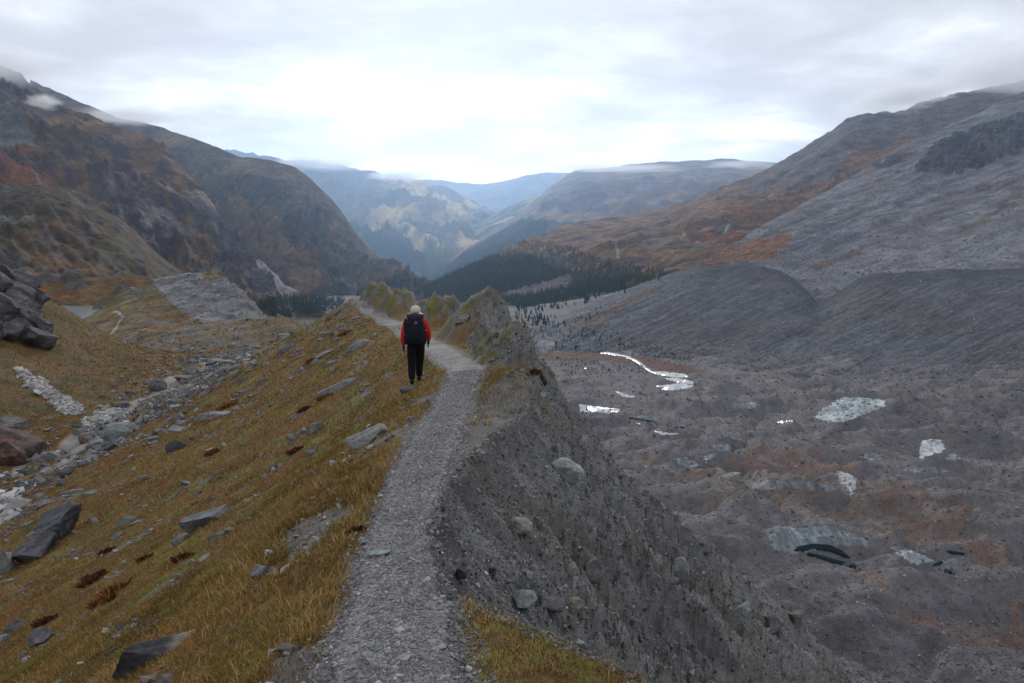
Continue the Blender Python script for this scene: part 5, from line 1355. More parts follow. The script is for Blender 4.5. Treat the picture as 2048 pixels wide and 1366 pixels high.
ICE = [
 ([(1636, 822), (1660, 808), (1690, 793), (1710, 795), (1752, 797), (1769, 802), (1770, 812), (1748, 822), (1720, 832), (1690, 845), (1655, 844), (1630, 836)], (.30, .36, .37), (.44, .48, .48), 1.4, 'broad pale four-sided face of bare glacier ice'),
 ([(1844, 882), (1860, 877), (1882, 879), (1890, 895), (1886, 905), (1860, 910), (1840, 922), (1838, 905)], (.38, .40, .42), (.55, .57, .58), 1.4, 'fan-shaped white ice face narrowing downwards'),
 ([(1890, 910), (1910, 907), (1925, 918), (1905, 922), (1890, 920)], (.22, .25, .28), (.33, .36, .38), 1.0, 'small grey ice patch right of the fan-shaped face'),
 ([(1672, 940), (1695, 948), (1716, 955), (1712, 975), (1706, 990), (1694, 1000), (1702, 985), (1690, 972), (1680, 965)], (.34, .36, .38), (.50, .52, .53), 1.2, 'white jagged ice face split by dark cracks'),
 ([(1526, 1060), (1560, 1052), (1600, 1058), (1650, 1052), (1700, 1066), (1740, 1082), (1735, 1096), (1690, 1092), (1640, 1100), (1586, 1110), (1545, 1100)], (.135, .16, .172), (.21, .235, .245), 1.6, 'long dirty blue-grey ice wall over the black ice cave'),
 ([(1772, 1090), (1810, 1098), (1850, 1112), (1868, 1124), (1830, 1130), (1800, 1112)], (.24, .27, .28), (.38, .41, .41), 1.2, 'streaked pale ice slab right of the ice cave'),
 ([(1856, 1128), (1900, 1118), (1930, 1112), (1925, 1120), (1880, 1132)], (.12, .14, .16), (.2, .22, .24), .8, 'dark thin ice edge beside the streaked pale slab'),
 ([(1478, 972), (1520, 962), (1570, 960), (1640, 966), (1680, 978), (1650, 986), (1580, 978), (1520, 982)], (.13, .14, .155), (.215, .225, .235), 1.3, 'long low grey ice scarp in front of the red rubble'),
 ([(1350, 916), (1372, 914), (1400, 930), (1390, 938), (1360, 932)], (.15, .17, .19), (.24, .27, .28), 1.0, 'grey ice patch left of the red rubble'),
 ([(1425, 892), (1445, 882), (1462, 890), (1460, 902), (1436, 904)], (.16, .18, .19), (.26, .28, .29), 1.0, 'rounded grey ice hump with vertical streaks'),
 ([(1800, 940), (1825, 932), (1870, 934), (1905, 945), (1870, 948), (1830, 946)], (.15, .165, .18), (.24, .26, .275), 1.0, 'curved grey ice rim below the fan-shaped face'),
 ([(1250, 834), (1285, 830), (1318, 832), (1322, 842), (1292, 842)], (.12, .14, .165), (.19, .215, .24), .8, 'dark blue-grey ice hollow beside the meltwater pools'),
 ([(1462, 808), (1500, 804), (1520, 806), (1518, 828), (1510, 816), (1478, 818)], (.17, .195, .21), (.27, .30, .31), 1.0, 'faint pale ice band left of the broad four-sided face'),
 ([(1740, 905), (1760, 908), (1768, 918), (1744, 922), (1716, 914)], (.16, .18, .19), (.24, .26, .28), .8, 'small dull ice patch left of the fan-shaped face'),
 ([(1410, 910), (1432, 906), (1424, 922), (1406, 918)], (.24, .25, .26), (.34, .35, .36), .8, 'small pale ice patch over the red rubble'),
]
for k, (poly, a, b, lift, lab) in enumerate(ICE):
    conform('ice_patch', poly, 1.8, lift * .18, M_ICE, icecol(a, b), jit=7.0, holes=.30, seed=71 + k, label=lab, cat='ice', group='bare ice faces on the glacier', relief=lambda x, y: .35 * ridged(x / 2.2, y / 6, 3, 275))
# dark openings melted under the ice: near-black sheets that paint the shade inside
M_CAVE, nt, bs = new_mat('cave_shade'); bs.inputs['Base Color'].default_value = (.016, .026, .036, 1); bs.inputs['Roughness'].default_value = .7; bs.inputs['Specular IOR Level'].default_value = .05
CAVES = [([(1586, 1102), (1598, 1094), (1626, 1089), (1662, 1092), (1688, 1106), (1702, 1118), (1690, 1116), (1660, 1104), (1630, 1100), (1604, 1106)], 'long black arched cave mouth under the dirty ice wall'),
         ([(1612, 1106), (1640, 1112), (1662, 1118), (1690, 1126), (1710, 1128), (1712, 1138), (1696, 1134), (1662, 1126), (1640, 1118), (1616, 1112)], 'thin black crack below the arched cave mouth'),
         ([(1888, 1102), (1930, 1108), (1926, 1111), (1900, 1108)], 'small dark slit under the far right ice edge'),
         ([(1884, 1138), (1900, 1142), (1912, 1152), (1896, 1148)], 'short dark pit below the thin ice edge'),
         ([(1862, 1132), (1888, 1122), (1880, 1132)], 'dark wedge under the streaked pale slab'),
         ([(1340, 854), (1352, 852), (1370, 855), (1368, 858)], 'narrow black slit near the meltwater pools'),
         ([(1252, 836), (1270, 834), (1296, 840), (1320, 846), (1290, 843)], 'dark crescent under the blue-grey ice hollow')]
for k, (poly, lab) in enumerate(CAVES):
    conform('ice_cave', poly, 1.4, .55, M_CAVE, wcol, jit=2.0, seed=95 + k, label=lab, cat='ice cave', group='dark openings in the glacier', on=('glacier_floor', 'ice_patch'))

# ------------------------------------------------------------------ conifers
M_TREE = terrain_mat('conifer_needles', (1.5, .4), var=.35, bump=.2, bump_dist=.2)
M_TRUNK, nt, bs = new_mat('bark'); bs.inputs['Base Color'].default_value = (.05, .04, .032, 1)
def tree_arrays(r, tiers=7, sides=7, h=1.0, w=.34):
    """ragged tiers of drooping boughs, unit height"""
    V, Fc, C = [], [], []
    for t in range(tiers):
        f = t / tiers
        zb = .06 + .90 * f; rad = w * .5 * (1 - f) ** .85 * r.uniform(.75, 1.25)
        zt = min(zb + .30 * (1 - .35 * f), 1.0)
        o = len(V); sh = r.uniform(-.03, .03, 2)
        V.append((sh[0] * .3, sh[1] * .3, zt)); C.append(1.25)
        a0 = r.uniform(0, 6.28)
        for s in range(sides * 2):
            a = a0 + math.pi * s / sides
            rr = rad * (r.uniform(.8, 1.3) if s % 2 == 0 else r.uniform(.3, .55))
            V.append((rr * math.cos(a) + sh[0], rr * math.sin(a) + sh[1], zb + r.uniform(-.03, .03) - (.03 if s % 2 == 0 else -.02))); C.append(r.uniform(.6, 1.1))
        for s in range(sides * 2):
            Fc.append((o, o + 1 + s, o + 1 + (s + 1) % (sides * 2)))
    return np.array(V), np.array(Fc), np.array(C)
TCOL = np.array((.026, .043, .025))
TREES = []
for k in range(10):
    V, Fc, C = tree_arrays(np.random.default_rng(1200 + k), w=.30 + .03 * (k % 4))
    col = TCOL * (1 + .15 * (k % 3 - 1)) if k < 8 else np.array((.085, .068, .022))
    TREES.append(mesh_from('crown', V, Fc, C[:, None] * col, M_TREE, False))
_tv = np.array([(math.cos(a) * q, math.sin(a) * q, z) for z, q in ((-.03, .022), (.30, .014)) for a in np.linspace(0, 2 * np.pi, 6)[:-1]])
_tf = np.array([(i, (i + 1) % 5, 5 + (i + 1) % 5, 5 + i) for i in range(5)])
TRUNK = mesh_from('trunk', _tv, _tf, None, M_TRUNK, True)
def tree_obj(loc, h, k, label, group, r):
    o = bpy.data.objects.new('conifer_tree', None); COL.objects.link(o)
    o.location = loc; o.rotation_euler = (0, 0, r.uniform(0, 6.28)); o.scale = (h * r.uniform(1.0, 1.5),) * 2 + (h,)
    o['label'] = label; o['category'] = 'tree'; o['group'] = group
    link('crown', TREES[k], o); link('trunk', TRUNK, o)
    return o
def pick(polys, n, r, on):
    out = []; tries = 0
    areas = np.array([abs(sum(a[0] * b[1] - b[0] * a[1] for a, b in zip(p, p[1:] + p[:1]))) for p in polys]); areas = areas / areas.sum()
    while len(out) < n and tries < n * 8:
        tries += 1
        p = polys[r.choice(len(polys), p=areas)]; a = np.array(p)
        qx, qy = r.uniform(a[:, 0].min(), a[:, 0].max()), r.uniform(a[:, 1].min(), a[:, 1].max())
        if not inpoly(np.array([qx]), np.array([qy]), p)[0]:
            continue
        loc, nor, ob = ground_hit(qx, qy)
        if loc is not None and ob.name.split('.')[0] in on:
            out.append(loc)
    return out
r = np.random.default_rng(77)
ONF = ('glacier_floor', 'rust_hillside', 'opposite_moraine')
FLOOR_T = [[(1030, 640), (1100, 650), (1230, 660), (1290, 690), (1240, 702), (1060, 697), (1030, 680)], [(1030, 625), (1120, 632), (1160, 648), (1100, 660), (1030, 655)], [(1160, 636), (1200, 615), (1245, 606), (1240, 630), (1180, 648)]]
n_ind = 0
for polys, n, lab, grp, hh in ((FLOOR_T, 150, 'small dark conifer on the stony valley floor beyond the pinnacles', 'conifers on the valley floor', (2.2, 5.5)),
                               ([[(1015, 612), (1100, 604), (1180, 590), (1250, 578), (1250, 590), (1150, 612), (1050, 632)], [(1030, 632), (1090, 634), (1110, 648), (1040, 656)]], 90, 'dark conifer at the near edge of the valley forest', 'conifers at the near edge of the forest', (4.5, 8.5)),
                               ([[(525, 610), (560, 596), (640, 596), (660, 600), (640, 615), (560, 635)]], 60, 'dark conifer in the grove beyond the striped grassy bank', 'conifers in the grove beyond the bank', (4.0, 8.0))):
    for loc in pick(polys, n, r, ONF):
        qx, qy = to_px(np.array([loc[:]])); qx = float(qx[0]); qy = float(qy[0])
        tree_obj(loc, r.uniform(*hh) * (loc.y / 900), int(r.integers(0, 8)), lab, grp, r)
# the wood beyond, too many and too small to count
def wood(name, label, polys, n, hh, seed, on, sides=4, tiers=3, larch=.06):
    r = np.random.default_rng(seed); pts = pick(polys, n, r, on)
    if not pts:
        return
    Vs, Fs, Cs, off = [], [], [], 0
    base = [tree_arrays(np.random.default_rng(seed + k), tiers, sides) for k in range(6)]
    for loc in pts:
        V, Fc, C = base[r.integers(6)]
        h = hh[0] + (hh[1] * 1.25 - hh[0]) * r.random() ** 1.6; a = r.uniform(0, 6.28)
        ca, sa = math.cos(a), math.sin(a)
        W = h * r.uniform(1.1, 1.9)
        Vs.append(np.stack([(V[:, 0] * ca - V[:, 1] * sa) * W + loc.x, (V[:, 0] * sa + V[:, 1] * ca) * W + loc.y, V[:, 2] * h + loc.z - .03 * h], -1))
        col = np.array((.095, .072, .022)) if r.random() < larch else TCOL * r.uniform(.75, 1.3)
        Cs.append(C[:, None] * col); Fs.append(Fc + off); off += len(V)
    link(name, mesh_from(name, np.concatenate(Vs), np.concatenate(Fs), np.concatenate(Cs), M_TREE, False), kind='stuff', label=label)
wood('forest', 'dark conifer forest covering the foot of the rust-brown hillside',
     [[(835, 580), (905, 546), (985, 512), (1050, 508), (1090, 530), (1140, 545), (1100, 562), (1000, 588), (900, 600), (840, 605)], [(835, 580), (985, 512), (1000, 588), (860, 600)], [(1000, 598), (1060, 590), (1160, 570), (1250, 560), (1250, 578), (1150, 594), (1040, 618)],
      [(880, 600), (1000, 590), (1010, 625), (900, 640)]], 6500, (6, 11), 401, ONF, larch=.05)
wood('scattered_trees', 'scattered conifers thinning out up the rust-brown hillside',
     [[(985, 512), (1050, 480), (1130, 490), (1230, 530), (1330, 540), (1320, 560), (1230, 555), (1140, 545), (1050, 510)], [(1140, 545), (1300, 545), (1300, 562), (1150, 575)]], 1300, (5, 9), 402, ONF, larch=.3)
wood('forest', 'blue distant conifer forest on the far slopes of the gorge',
     [[(855, 560), (930, 505), (990, 470), (1045, 440), (1100, 452), (1085, 466), (1000, 505), (900, 546)], [(715, 455), (740, 466), (800, 488), (850, 516), (850, 548), (800, 530), (745, 500)]], 4000, (13, 22), 403, ('plateau_hill', 'far_mountain'), larch=.03)
wood('scattered_trees', 'dark conifers in the grove behind the individual trees', [[(520, 615), (555, 594), (640, 592), (690, 600), (680, 618), (560, 640)]], 420, (6, 11), 404, ONF + ('dark_mountain', 'brown_mountain'))
wood('shrubs', 'low dark shrubs dotting the stony valley floor', [[(1040, 655), (1290, 680), (1400, 720), (1300, 716), (1100, 697), (1030, 690)], [(1110, 715), (1290, 728), (1300, 746), (1130, 752)], [(1290, 690), (1420, 700), (1400, 735), (1340, 720)]], 1500, (.8, 1.9), 405, ONF, larch=.25)
wood('shrubs', 'tiny trees dotting the lip of the dark mountain foot', [[(760, 560), (850, 562), (840, 590), (700, 600)]], 160, (8, 16), 406, ('dark_mountain',))

# ------------------------------------------------------------------ the hiker
def skin_mesh(name, verts, edges, radii, root=0, levels=2):
    me = bpy.data.meshes.new(name + '_frame'); me.from_pydata([tuple(v) for v in verts], edges, [])
    o = bpy.data.objects.new(name + '_frame', me); COL.objects.link(o)
    sm = o.modifiers.new('skin', 'SKIN'); sm.use_smooth_shade = True
    if not me.skin_vertices:
        bpy.context.view_layer.objects.active = o
    for i, rr in enumerate(radii):
        sv = me.skin_vertices[0].data[i]
        sv.radius = (rr, rr) if np.isscalar(rr) else rr
        sv.use_root = (i == root)
    ss = o.modifiers.new('sub', 'SUBSURF'); ss.levels = levels; ss.render_levels = levels
    dg = bpy.context.evaluated_depsgraph_get(); dg.update()
    ev = o.evaluated_get(dg)
    out = bpy.data.meshes.new_from_object(ev)
    bpy.data.objects.remove(o, do_unlink=True); bpy.data.meshes.remove(me)
    out.name = name
    for p in out.polygons:
        p.use_smooth = True
    return out
def cloth(name, col, rough=.85, var=.18, scale=.06):
    m = terrain_mat(name, (scale, scale * .25), var=var, bump=.35, bump_dist=.01, rough=rough, attr=False, base=col, coord='obj')
    return m
M_RED = cloth('red_jacket_cloth', (.42, .022, .018)); M_BLACK = cloth('black_trouser_cloth', (.006, .006, .008)); M_NAVY = cloth('navy_glove_cloth', (.020, .022, .085))
M_SKIN, nt, bs = new_mat('skin'); bs.inputs['Base Color'].default_value = (.42, .25, .18, 1); bs.inputs['Roughness'].default_value = .55
M_HAT = cloth('cream_wool', (.46, .42, .36)); M_PACK = cloth('dark_navy_nylon', (.009, .009, .018), rough=.6); M_LID = cloth('purple_black_nylon', (.024, .020, .040), rough=.55)
M_BOOT = cloth('dark_boot_leather', (.020, .019, .022)); M_STRAP = cloth('black_webbing', (.010, .010, .012)); M_GREEN = cloth('green_strap', (.03, .22, .10)); M_EMB = cloth('pale_emblem', (.20, .19, .21))
loc, nor, ob = ground_hit(834, 766)
HB = loc.copy()
hik = bpy.data.objects.new('person', None); COL.objects.link(hik)
hik.location = HB; hik.rotation_euler = (0, 0, math.radians(3)); hik.scale = (1.0, 1.0, 1.0)
hik['label'] = 'hiker in red jacket, black trousers, cream hat and navy gloves walking away on the path'; hik['category'] = 'person'
BV = [(0, 0, .96), (0, .015, 1.12), (0, .03, 1.30), (0, .04, 1.43), (0, .06, 1.52), (0, .085, 1.60), (0, .09, 1.675),
      (-.185, .03, 1.41), (-.262, -.05, 1.14), (-.278, -.04, .90),
      (.185, .03, 1.41), (.268, -.02, 1.17), (.262, .14, .97),
      (-.092, .0, .90), (-.105, -.02, .50), (-.10, -.16, .12),
      (.092, .0, .90), (.065, .17, .53), (.040, .12, .13)]
BE = [(0, 1), (1, 2), (2, 3), (3, 4), (4, 5), (5, 6), (3, 7), (7, 8), (8, 9), (3, 10), (10, 11), (11, 12), (0, 13), (13, 14), (14, 15), (0, 16), (16, 17), (17, 18)]
BR_ = [(.155, .115), (.15, .11), (.165, .12), (.15, .10), .058, .088, .084, .078, .058, .042, .078, .058, .042, .112, .080, .062, .112, .080, .062]
body = skin_mesh('body', BV, BE, BR_)
nv = len(body.vertices); bv = np.empty(nv * 3, np.float32); body.vertices.foreach_get('co', bv); bv = bv.reshape(-1, 3)
bn = np.array([v.normal[:] for v in body.vertices])
body.materials.append(M_SKIN)
link('body', body, hik)
polys = [list(p.vertices) for p in body.polygons]
def garment(name, test, off, mat):
    fs = [p for p in polys if test(bv[p].mean(0))]
    used = sorted({i for p in fs for i in p}); mp = {i: k for k, i in enumerate(used)}
    V = bv[used] + bn[used] * off + .006 * fbm(bv[used][:, 0] * 18 + bv[used][:, 1] * 9, bv[used][:, 2] * 22, 3, 501)[:, None] * bn[used]
    me = bpy.data.meshes.new(name); me.from_pydata([tuple(map(float, v)) for v in V], [], [[mp[i] for i in p] for p in fs]); me.update()
    for p in me.polygons:
        p.use_smooth = True
    me.materials.append(mat)
    return link(name, me, hik)
arm = lambda c: abs(c[0]) > .205
garment('trousers', lambda c: c[2] < 1.02 and not (arm(c) and c[2] > .84), .018, M_BLACK)
garment('jacket', lambda c: (c[2] >= .99 and c[2] < 1.535) or (arm(c) and c[2] > .86 and c[2] < 1.5), .024, M_RED)
# nose, ears
fv = skin_mesh('nose', [(0, .17, 1.635), (0, .200, 1.615)], [(0, 1)], [.014, .012], 0, 1); fv.materials.append(M_SKIN); link('nose', fv, hik)
for s in (-1, 1):
    ev_ = skin_mesh('ear', [(s * .088, .08, 1.61), (s * .094, .075, 1.645)], [(0, 1)], [.016, .020], 0, 1); ev_.materials.append(M_SKIN); link('ear', ev_, hik)
def superell(name, c, d, e=.55, n=(28, 18), mat=None, parent=None, bulge=None, wrinkle=.0, seed=1):
    th = np.linspace(0, 2 * np.pi, n[0], endpoint=False); ph = np.linspace(-np.pi / 2, np.pi / 2, n[1])
    T, Q = np.meshgrid(th, ph)
    f = lambda v: np.sign(v) * np.abs(v) ** e
    V = np.stack([f(np.cos(Q)) * f(np.cos(T)), f(np.cos(Q)) * f(np.sin(T)), f(np.sin(Q))], -1)
    V = V * (1 + wrinkle * fbm(V[..., 0] * 3 + seed, V[..., 2] * 3 + V[..., 1], 3, seed + 600))[..., None]
    if bulge is not None:
        V = bulge(V)
    V = V * np.array(d) * .5 + np.array(c)
    fc = []
    for i in range(n[1] - 1):
        for j in range(n[0]):
            fc.append((i * n[0] + j, i * n[0] + (j + 1) % n[0], (i + 1) * n[0] + (j + 1) % n[0], (i + 1) * n[0] + j))
    me = mesh_from(name, V.reshape(-1, 3), np.array(fc), None, mat, True)
    return link(name, me, parent)
def hat_b(V):
    low = V[..., 2] < -.25
    V = V.copy(); V[..., 1] = np.where(V[..., 2] < 0, V[..., 1] - .10 * np.abs(V[..., 2]), V[..., 1])
    V[..., 2] = np.where(low & (V[..., 1] > .1), -.25, V[..., 2])
    return V
superell('hat', (0, .075, 1.655), (.235, .255, .225), e=.9, mat=M_HAT, parent=hik, bulge=hat_b, wrinkle=.06, seed=5)
def glove(wrist, s, dirv):
    w = np.array(wrist, float); dv = np.array(dirv, float); dv /= np.linalg.norm(dv)
    fw = np.array([0, 1.0, 0]); fw = fw - dv * fw.dot(dv); fw /= np.linalg.norm(fw)
    V = [w, w + dv * .05, w + dv * .085]; E = [(0, 1), (1, 2)]; Rr = [.040, (.034, .046), (.030, .044)]
    for k, (o, ln) in enumerate(((-.033, .062), (-.011, .076), (.012, .072), (.034, .055))):
        b = len(V); base = w + dv * .088 + fw * o
        V += [base, base + dv * ln * .5 + np.array([-s * .006, 0, 0]), base + dv * ln + np.array([-s * .022, 0, 0])]
        E += [(2, b), (b, b + 1), (b + 1, b + 2)]; Rr += [.014, .0125, .011]
    b = len(V); V += [w + dv * .04 + fw * .046, w + dv * .085 + fw * .066]; E += [(1, b), (b, b + 1)]; Rr += [.016, .013]
    me = skin_mesh('glove', V, E, Rr, 0, 1); me.materials.append(M_NAVY)
    g = link('glove', me, hik)
    return g
glove((-.279, -.042, .885), -1, (-.02, .12, -1)); gR = glove((.262, .15, .955), 1, (.05, .25, -1))
st = skin_mesh('wrist_strap', [(.27, .17, .86), (.262, .17, .80), (.268, .18, .755)], [(0, 1), (1, 2)], [.008, .007, .006], 0, 1); st.materials.append(M_STRAP); link('wrist_strap', st, gR)
for s, an in ((-1, (-.10, -.16, .12)), (1, (.040, .12, .13))):
    x_, y_, z_ = an
    bt = skin_mesh('boot', [(x_, y_, z_ + .03), (x_, y_ - .015, .055), (x_, y_ + .09, .045), (x_ + .01 * s, y_ + .175, .035)], [(0, 1), (1, 2), (2, 3)], [.062, .056, .048, .038], 0, 2)
    bt.materials.append(M_BOOT); link('boot', bt, hik)
# backpack, worn: a thing of its own
pk = bpy.data.objects.new('backpack', None); COL.objects.link(pk)
pk.location = HB; pk.rotation_euler = hik.rotation_euler
pk['label'] = 'large dark navy backpack with a purple-black lid worn by the hiker'; pk['category'] = 'backpack'
superell('main_bag', (0, -.20, 1.24), (.40, .27, .58), e=.42, mat=M_PACK, parent=pk, wrinkle=.08, seed=2)
superell('lid', (.01, -.18, 1.555), (.37, .30, .17), e=.6, mat=M_LID, parent=pk, wrinkle=.10, seed=3)
superell('front_pocket', (.01, -.33, 1.20), (.27, .09, .34), e=.5, mat=M_PACK, parent=pk, wrinkle=.06, seed=4)
for s in (-1, 1):
    superell('side_pocket', (s * .205, -.19, 1.06), (.08, .17, .24), e=.5, mat=M_PACK, parent=pk, wrinkle=.06, seed=6 + s)
    sp = skin_mesh('shoulder_strap', [(s * .10, -.06, 1.44), (s * .125, .03, 1.535), (s * .125, .14, 1.44), (s * .14, .17, 1.28), (s * .19, .08, 1.12), (s * .18, -.08, 1.04)], [(0, 1), (1, 2), (2, 3), (3, 4), (4, 5)], [.024, .026, .026, .022, .016, .014], 0, 1)
    sp.materials.append(M_STRAP); link('shoulder_strap', sp, pk)
belt = skin_mesh('hip_belt', [(-.17, -.13, 1.02), (-.205, .02, 1.02), (-.12, .155, 1.02), (0, .18, 1.02), (.12, .155, 1.02), (.205, .02, 1.02), (.17, -.13, 1.02)], [(i, i + 1) for i in range(6)], [.026] * 7, 0, 1); belt.materials.append(M_STRAP); link('hip_belt', belt, pk)
superell('bottle', (-.205, -.17, 1.34), (.075, .075, .34), e=.7, mat=M_STRAP, parent=pk, seed=9)
tag_ = skin_mesh('green_cord', [(.215, -.20, 1.235), (.25, -.16, 1.245), (.245, -.10, 1.225)], [(0, 1), (1, 2)], [.011, .013, .010], 0, 1); tag_.materials.append(M_GREEN); link('green_cord', tag_, pk)
for dx_, dz_, rot in ((-.012, .0, 35), (.016, .010, -40)):     # the pale two-stroke emblem on the back
    e_ = superell('emblem', (0, 0, 0), (.018, .012, .085), e=.4, n=(12, 8), mat=M_EMB, parent=pk)
    e_.location = (.03 + dx_, -.328, 1.435 + dz_); e_.rotation_euler = (0, math.radians(rot), 0)

# ------------------------------------------------------------------ clumps of red autumn leaves in the grass
M_LEAF = M_GRASS
def tuft(name, label, cat, px, py, w_px, colr, n, seed, hgt=.10, group=None):
    loc, nor, ob = ground_hit(px, py)
    if loc is None:
        return
    r = np.random.default_rng(seed); w = w_px / F_PX * loc.y
    th = r.uniform(0, 6.28, n); w *= .8; rad = np.sqrt(r.random(n)) * w * .5 * (.5 + r.random(n))
    px_ = rad * np.cos(th); py_2 = rad * np.sin(th) * .7
    base = np.stack([loc.x + px_, loc.y + py_2, near_get(zn, loc.x + px_, loc.y + py_2) - .005], -1) - np.array(loc)
    hh = r.uniform(.4, 1.0, n) * min(hgt * (1 + .03 * loc.y), w * .55)
    a = r.uniform(0, 6.28, n); wd = .004 + .0012 * loc.y
    side = np.stack([np.cos(a), np.sin(a), r.normal(0, .3, n)], -1) * wd
    lean = np.stack([px_ * .5 + r.normal(0, .35, n) * hh, r.normal(-.2, .35, n) * hh, hh], -1)
    mid = base + lean * .55
    V = np.stack([base, mid - side, base + lean, mid + side], 1).reshape(-1, 3)
    C = np.repeat((np.array(colr) * r.uniform(.55, 1.5, n)[:, None])[:, None], 4, 1).reshape(-1, 3)
    me = mesh_from(name, V, np.arange(n * 4).reshape(-1, 4), C, M_LEAF, False)
    link(name, me, label=label, cat=cat, group=group, loc=loc)
RED = (.105, .036, .026); ORG = (.20, .080, .030)
TUFTS = [(366, 1116, 34, RED, 'dark red leafy clump below the thin flat slate'), (288, 1117, 26, RED, 'dark red clump left of the thin flat slate'), (192, 1152, 44, RED, 'dark red clump under the large cracked boulder'),
         (180, 1168, 40, RED, 'lower dark red clump under the large cracked boulder'), (228, 1180, 62, ORG, 'broad orange-red clump in the lower grass'), (205, 1205, 50, ORG, 'orange-red clump left of the broad orange-red one'),
         (92, 1240, 40, RED, 'dark red clump above the sunken grey slab'), (608, 822, 22, RED, 'small red clump on the upper flank below the long thin slab'), (646, 798, 24, ORG, 'orange clump under the lower end of the long thin slab'),
         (590, 905, 26, RED, 'red clump beside the flat dark stone mid flank'), (455, 815, 34, ORG, 'orange clump behind the two tapering slabs'), (425, 908, 26, ORG, 'orange-brown clump right of the dark wedge-shaped rock'),
         (624, 722, 20, ORG, 'orange clump beside the thin edgewise slab'), (690, 668, 20, ORG, 'orange clump near the flat slab left of the hiker'), (215, 1105, 30, RED, 'red clump right of the large cracked boulder'),
         (1075, 748, 30, (.10, .055, .03), 'dry brown tuft on the tip of the outer wall rib'), (712, 1052, 34, (.075, .045, .022), 'dark brown tussock at the left edge of the gravel path')]
for k, (px, py, w, colr, lab) in enumerate(TUFTS):
    tuft('leafy_clump', lab, 'plant', px, py, w, colr, 260, 2000 + k)

# ------------------------------------------------------------------ mist clinging to the summits
_bm = bmesh.new(); bmesh.ops.create_icosphere(_bm, subdivisions=3, radius=1.0)
_mv = np.array([v.co[:] for v in _bm.verts]); _mf = np.array([[v.index for v in f.verts] for f in _bm.faces]); _bm.free()
def mist_mat(name, dens, nscale, seed, edge=.45):
    m = bpy.data.materials.new(name); m.use_nodes = True
    nt = m.node_tree; N, L = nt.nodes, nt.links
    for n in list(N):
        if n.type == 'BSDF_PRINCIPLED':
            N.remove(n)
    v = N.new('ShaderNodeVolumePrincipled'); v.inputs['Color'].default_value = (.97, .98, 1, 1); v.inputs['Anisotropy'].default_value = .3
    t = N.new('ShaderNodeTexCoord')
    ln = N.new('ShaderNodeVectorMath'); ln.operation = 'LENGTH'; L.new(t.outputs['Object'], ln.inputs[0])
    fo = N.new('ShaderNodeMapRange'); fo.inputs['From Min'].default_value = 1.0; fo.inputs['From Max'].default_value = .25
    fo.inputs['To Min'].default_value = -1.0; fo.inputs['To Max'].default_value = .55
    L.new(ln.outputs['Value'], fo.inputs['Value'])
    mp = N.new('ShaderNodeMapping'); mp.inputs['Location'].default_value = (seed, seed * .7, seed * .3); L.new(t.outputs['Object'], mp.inputs[0])
    no = N.new('ShaderNodeTexNoise'); no.inputs['Scale'].default_value = nscale; no.inputs['Detail'].default_value = 5; no.inputs['Roughness'].default_value = .6
    L.new(mp.outputs[0], no.inputs['Vector'])
    s = N.new('ShaderNodeMath'); s.operation = 'MULTIPLY_ADD'; L.new(no.outputs['Fac'], s.inputs[0]); s.inputs[1].default_value = 2.2; s.inputs[2].default_value = -1.1
    a = N.new('ShaderNodeMath'); a.operation = 'ADD'; L.new(s.outputs[0], a.inputs[0]); L.new(fo.outputs[0], a.inputs[1])
    c = N.new('ShaderNodeMath'); c.operation = 'MULTIPLY'; c.use_clamp = False
    mx = N.new('ShaderNodeMath'); mx.operation = 'MAXIMUM'; mx.inputs[1].default_value = 0; L.new(a.outputs[0], mx.inputs[0])
    L.new(mx.outputs[0], c.inputs[0]); c.inputs[1].default_value = dens
    L.new(c.outputs[0], v.inputs['Density'])
    L.new(v.outputs[0], N['Material Output'].inputs['Volume'])
    return m
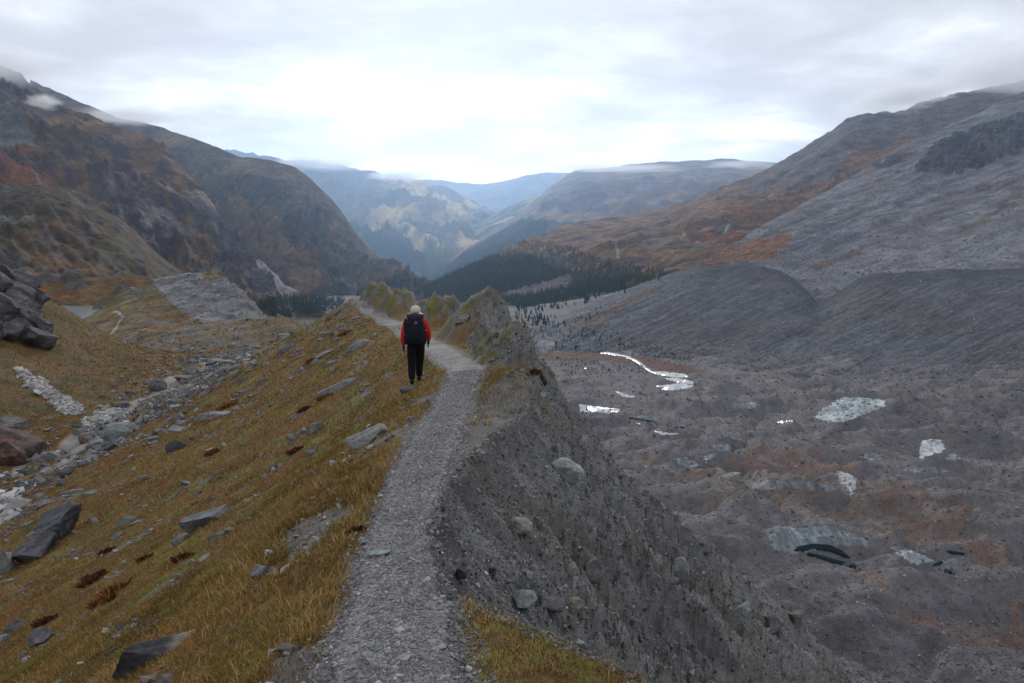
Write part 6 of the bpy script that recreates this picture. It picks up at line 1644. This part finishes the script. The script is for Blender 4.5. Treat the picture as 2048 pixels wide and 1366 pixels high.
MIST = [  # px, py, Y, half width px, half height px, half depth m, visible thickness, label
    (12, 128, 1640, 150, 62, 260, 2.6, 'white mist wrapping the brown mountain summit'),
    (84, 203, 1560, 52, 26, 90, 2.2, 'small white puff of mist below the brown summit'),
    (255, 232, 2750, 190, 34, 360, 2.6, 'mist along the crest of the dark mountain'),
    (1800, 190, 2820, 210, 52, 420, 2.6, 'grey mist hiding the rust hillside summit'),
    (2030, 130, 2700, 300, 92, 500, 2.8, 'mist bank over the far right summit'),
    (650, 326, 8300, 180, 30, 900, 2.6, 'bright mist on the far mountain top'),
    (800, 350, 7900, 140, 26, 700, 2.4, 'bright mist tongue over the far mountain ridge'),
    (1220, 336, 6100, 260, 18, 800, 2.0, 'mist streak along the plateau edge'),
    (1480, 330, 6400, 130, 20, 700, 1.6, 'thin mist on the right end of the plateau')]
for k, (px, py, Y, wpx, hpx, dep, th, lab) in enumerate(MIST):
    c = P(px, py, Y)
    half = (wpx / F_PX * Y, dep, hpx / F_PX * Y)
    me = mesh_from('mist', _mv, _mf, None, mist_mat('mist_%d' % k, 1.7 * th / dep, 1.9, 3.1 * k), True)
    o = link('mist', me, kind='stuff', label=lab, loc=tuple(c))
    o.scale = half

# ------------------------------------------------------------------ the air of the valley
def box_mesh(name, x0, x1, y0, y1, z0, z1, mat):
    v = [(x, y, z) for z in (z0, z1) for y in (y0, y1) for x in (x0, x1)]
    f = [(0, 2, 3, 1), (4, 5, 7, 6), (0, 1, 5, 4), (2, 6, 7, 3), (0, 4, 6, 2), (1, 3, 7, 5)]
    return mesh_from(name, np.array(v, float), np.array(f), None, mat, False)
m_haze = bpy.data.materials.new('valley_air'); m_haze.use_nodes = True
nt = m_haze.node_tree
for n in list(nt.nodes):
    if n.type == 'BSDF_PRINCIPLED':
        nt.nodes.remove(n)
pv = nt.nodes.new('ShaderNodeVolumePrincipled')
pv.inputs['Color'].default_value = (.44, .66, 1.0, 1)
pv.inputs['Density'].default_value = 5.0e-5
pv.inputs['Anisotropy'].default_value = 0.72
nt.links.new(pv.outputs[0], nt.nodes['Material Output'].inputs['Volume'])
lo = [1e9] * 3; hi = [-1e9] * 3
for o in scene.objects:
    if o.type == 'MESH' and o.get('kind') == 'structure':
        n = len(o.data.vertices); a = np.empty(n * 3, np.float32); o.data.vertices.foreach_get('co', a); a = a.reshape(-1, 3)
        for k in range(3):
            lo[k] = min(lo[k], float(a[:, k].min())); hi[k] = max(hi[k], float(a[:, k].max()))
link('haze', box_mesh('haze', lo[0] - 300, hi[0] + 300, -1200, hi[1] + 300, lo[2] - 1.0, hi[2] + 8.0, m_haze), kind='stuff', label='pale blue air filling the whole valley')
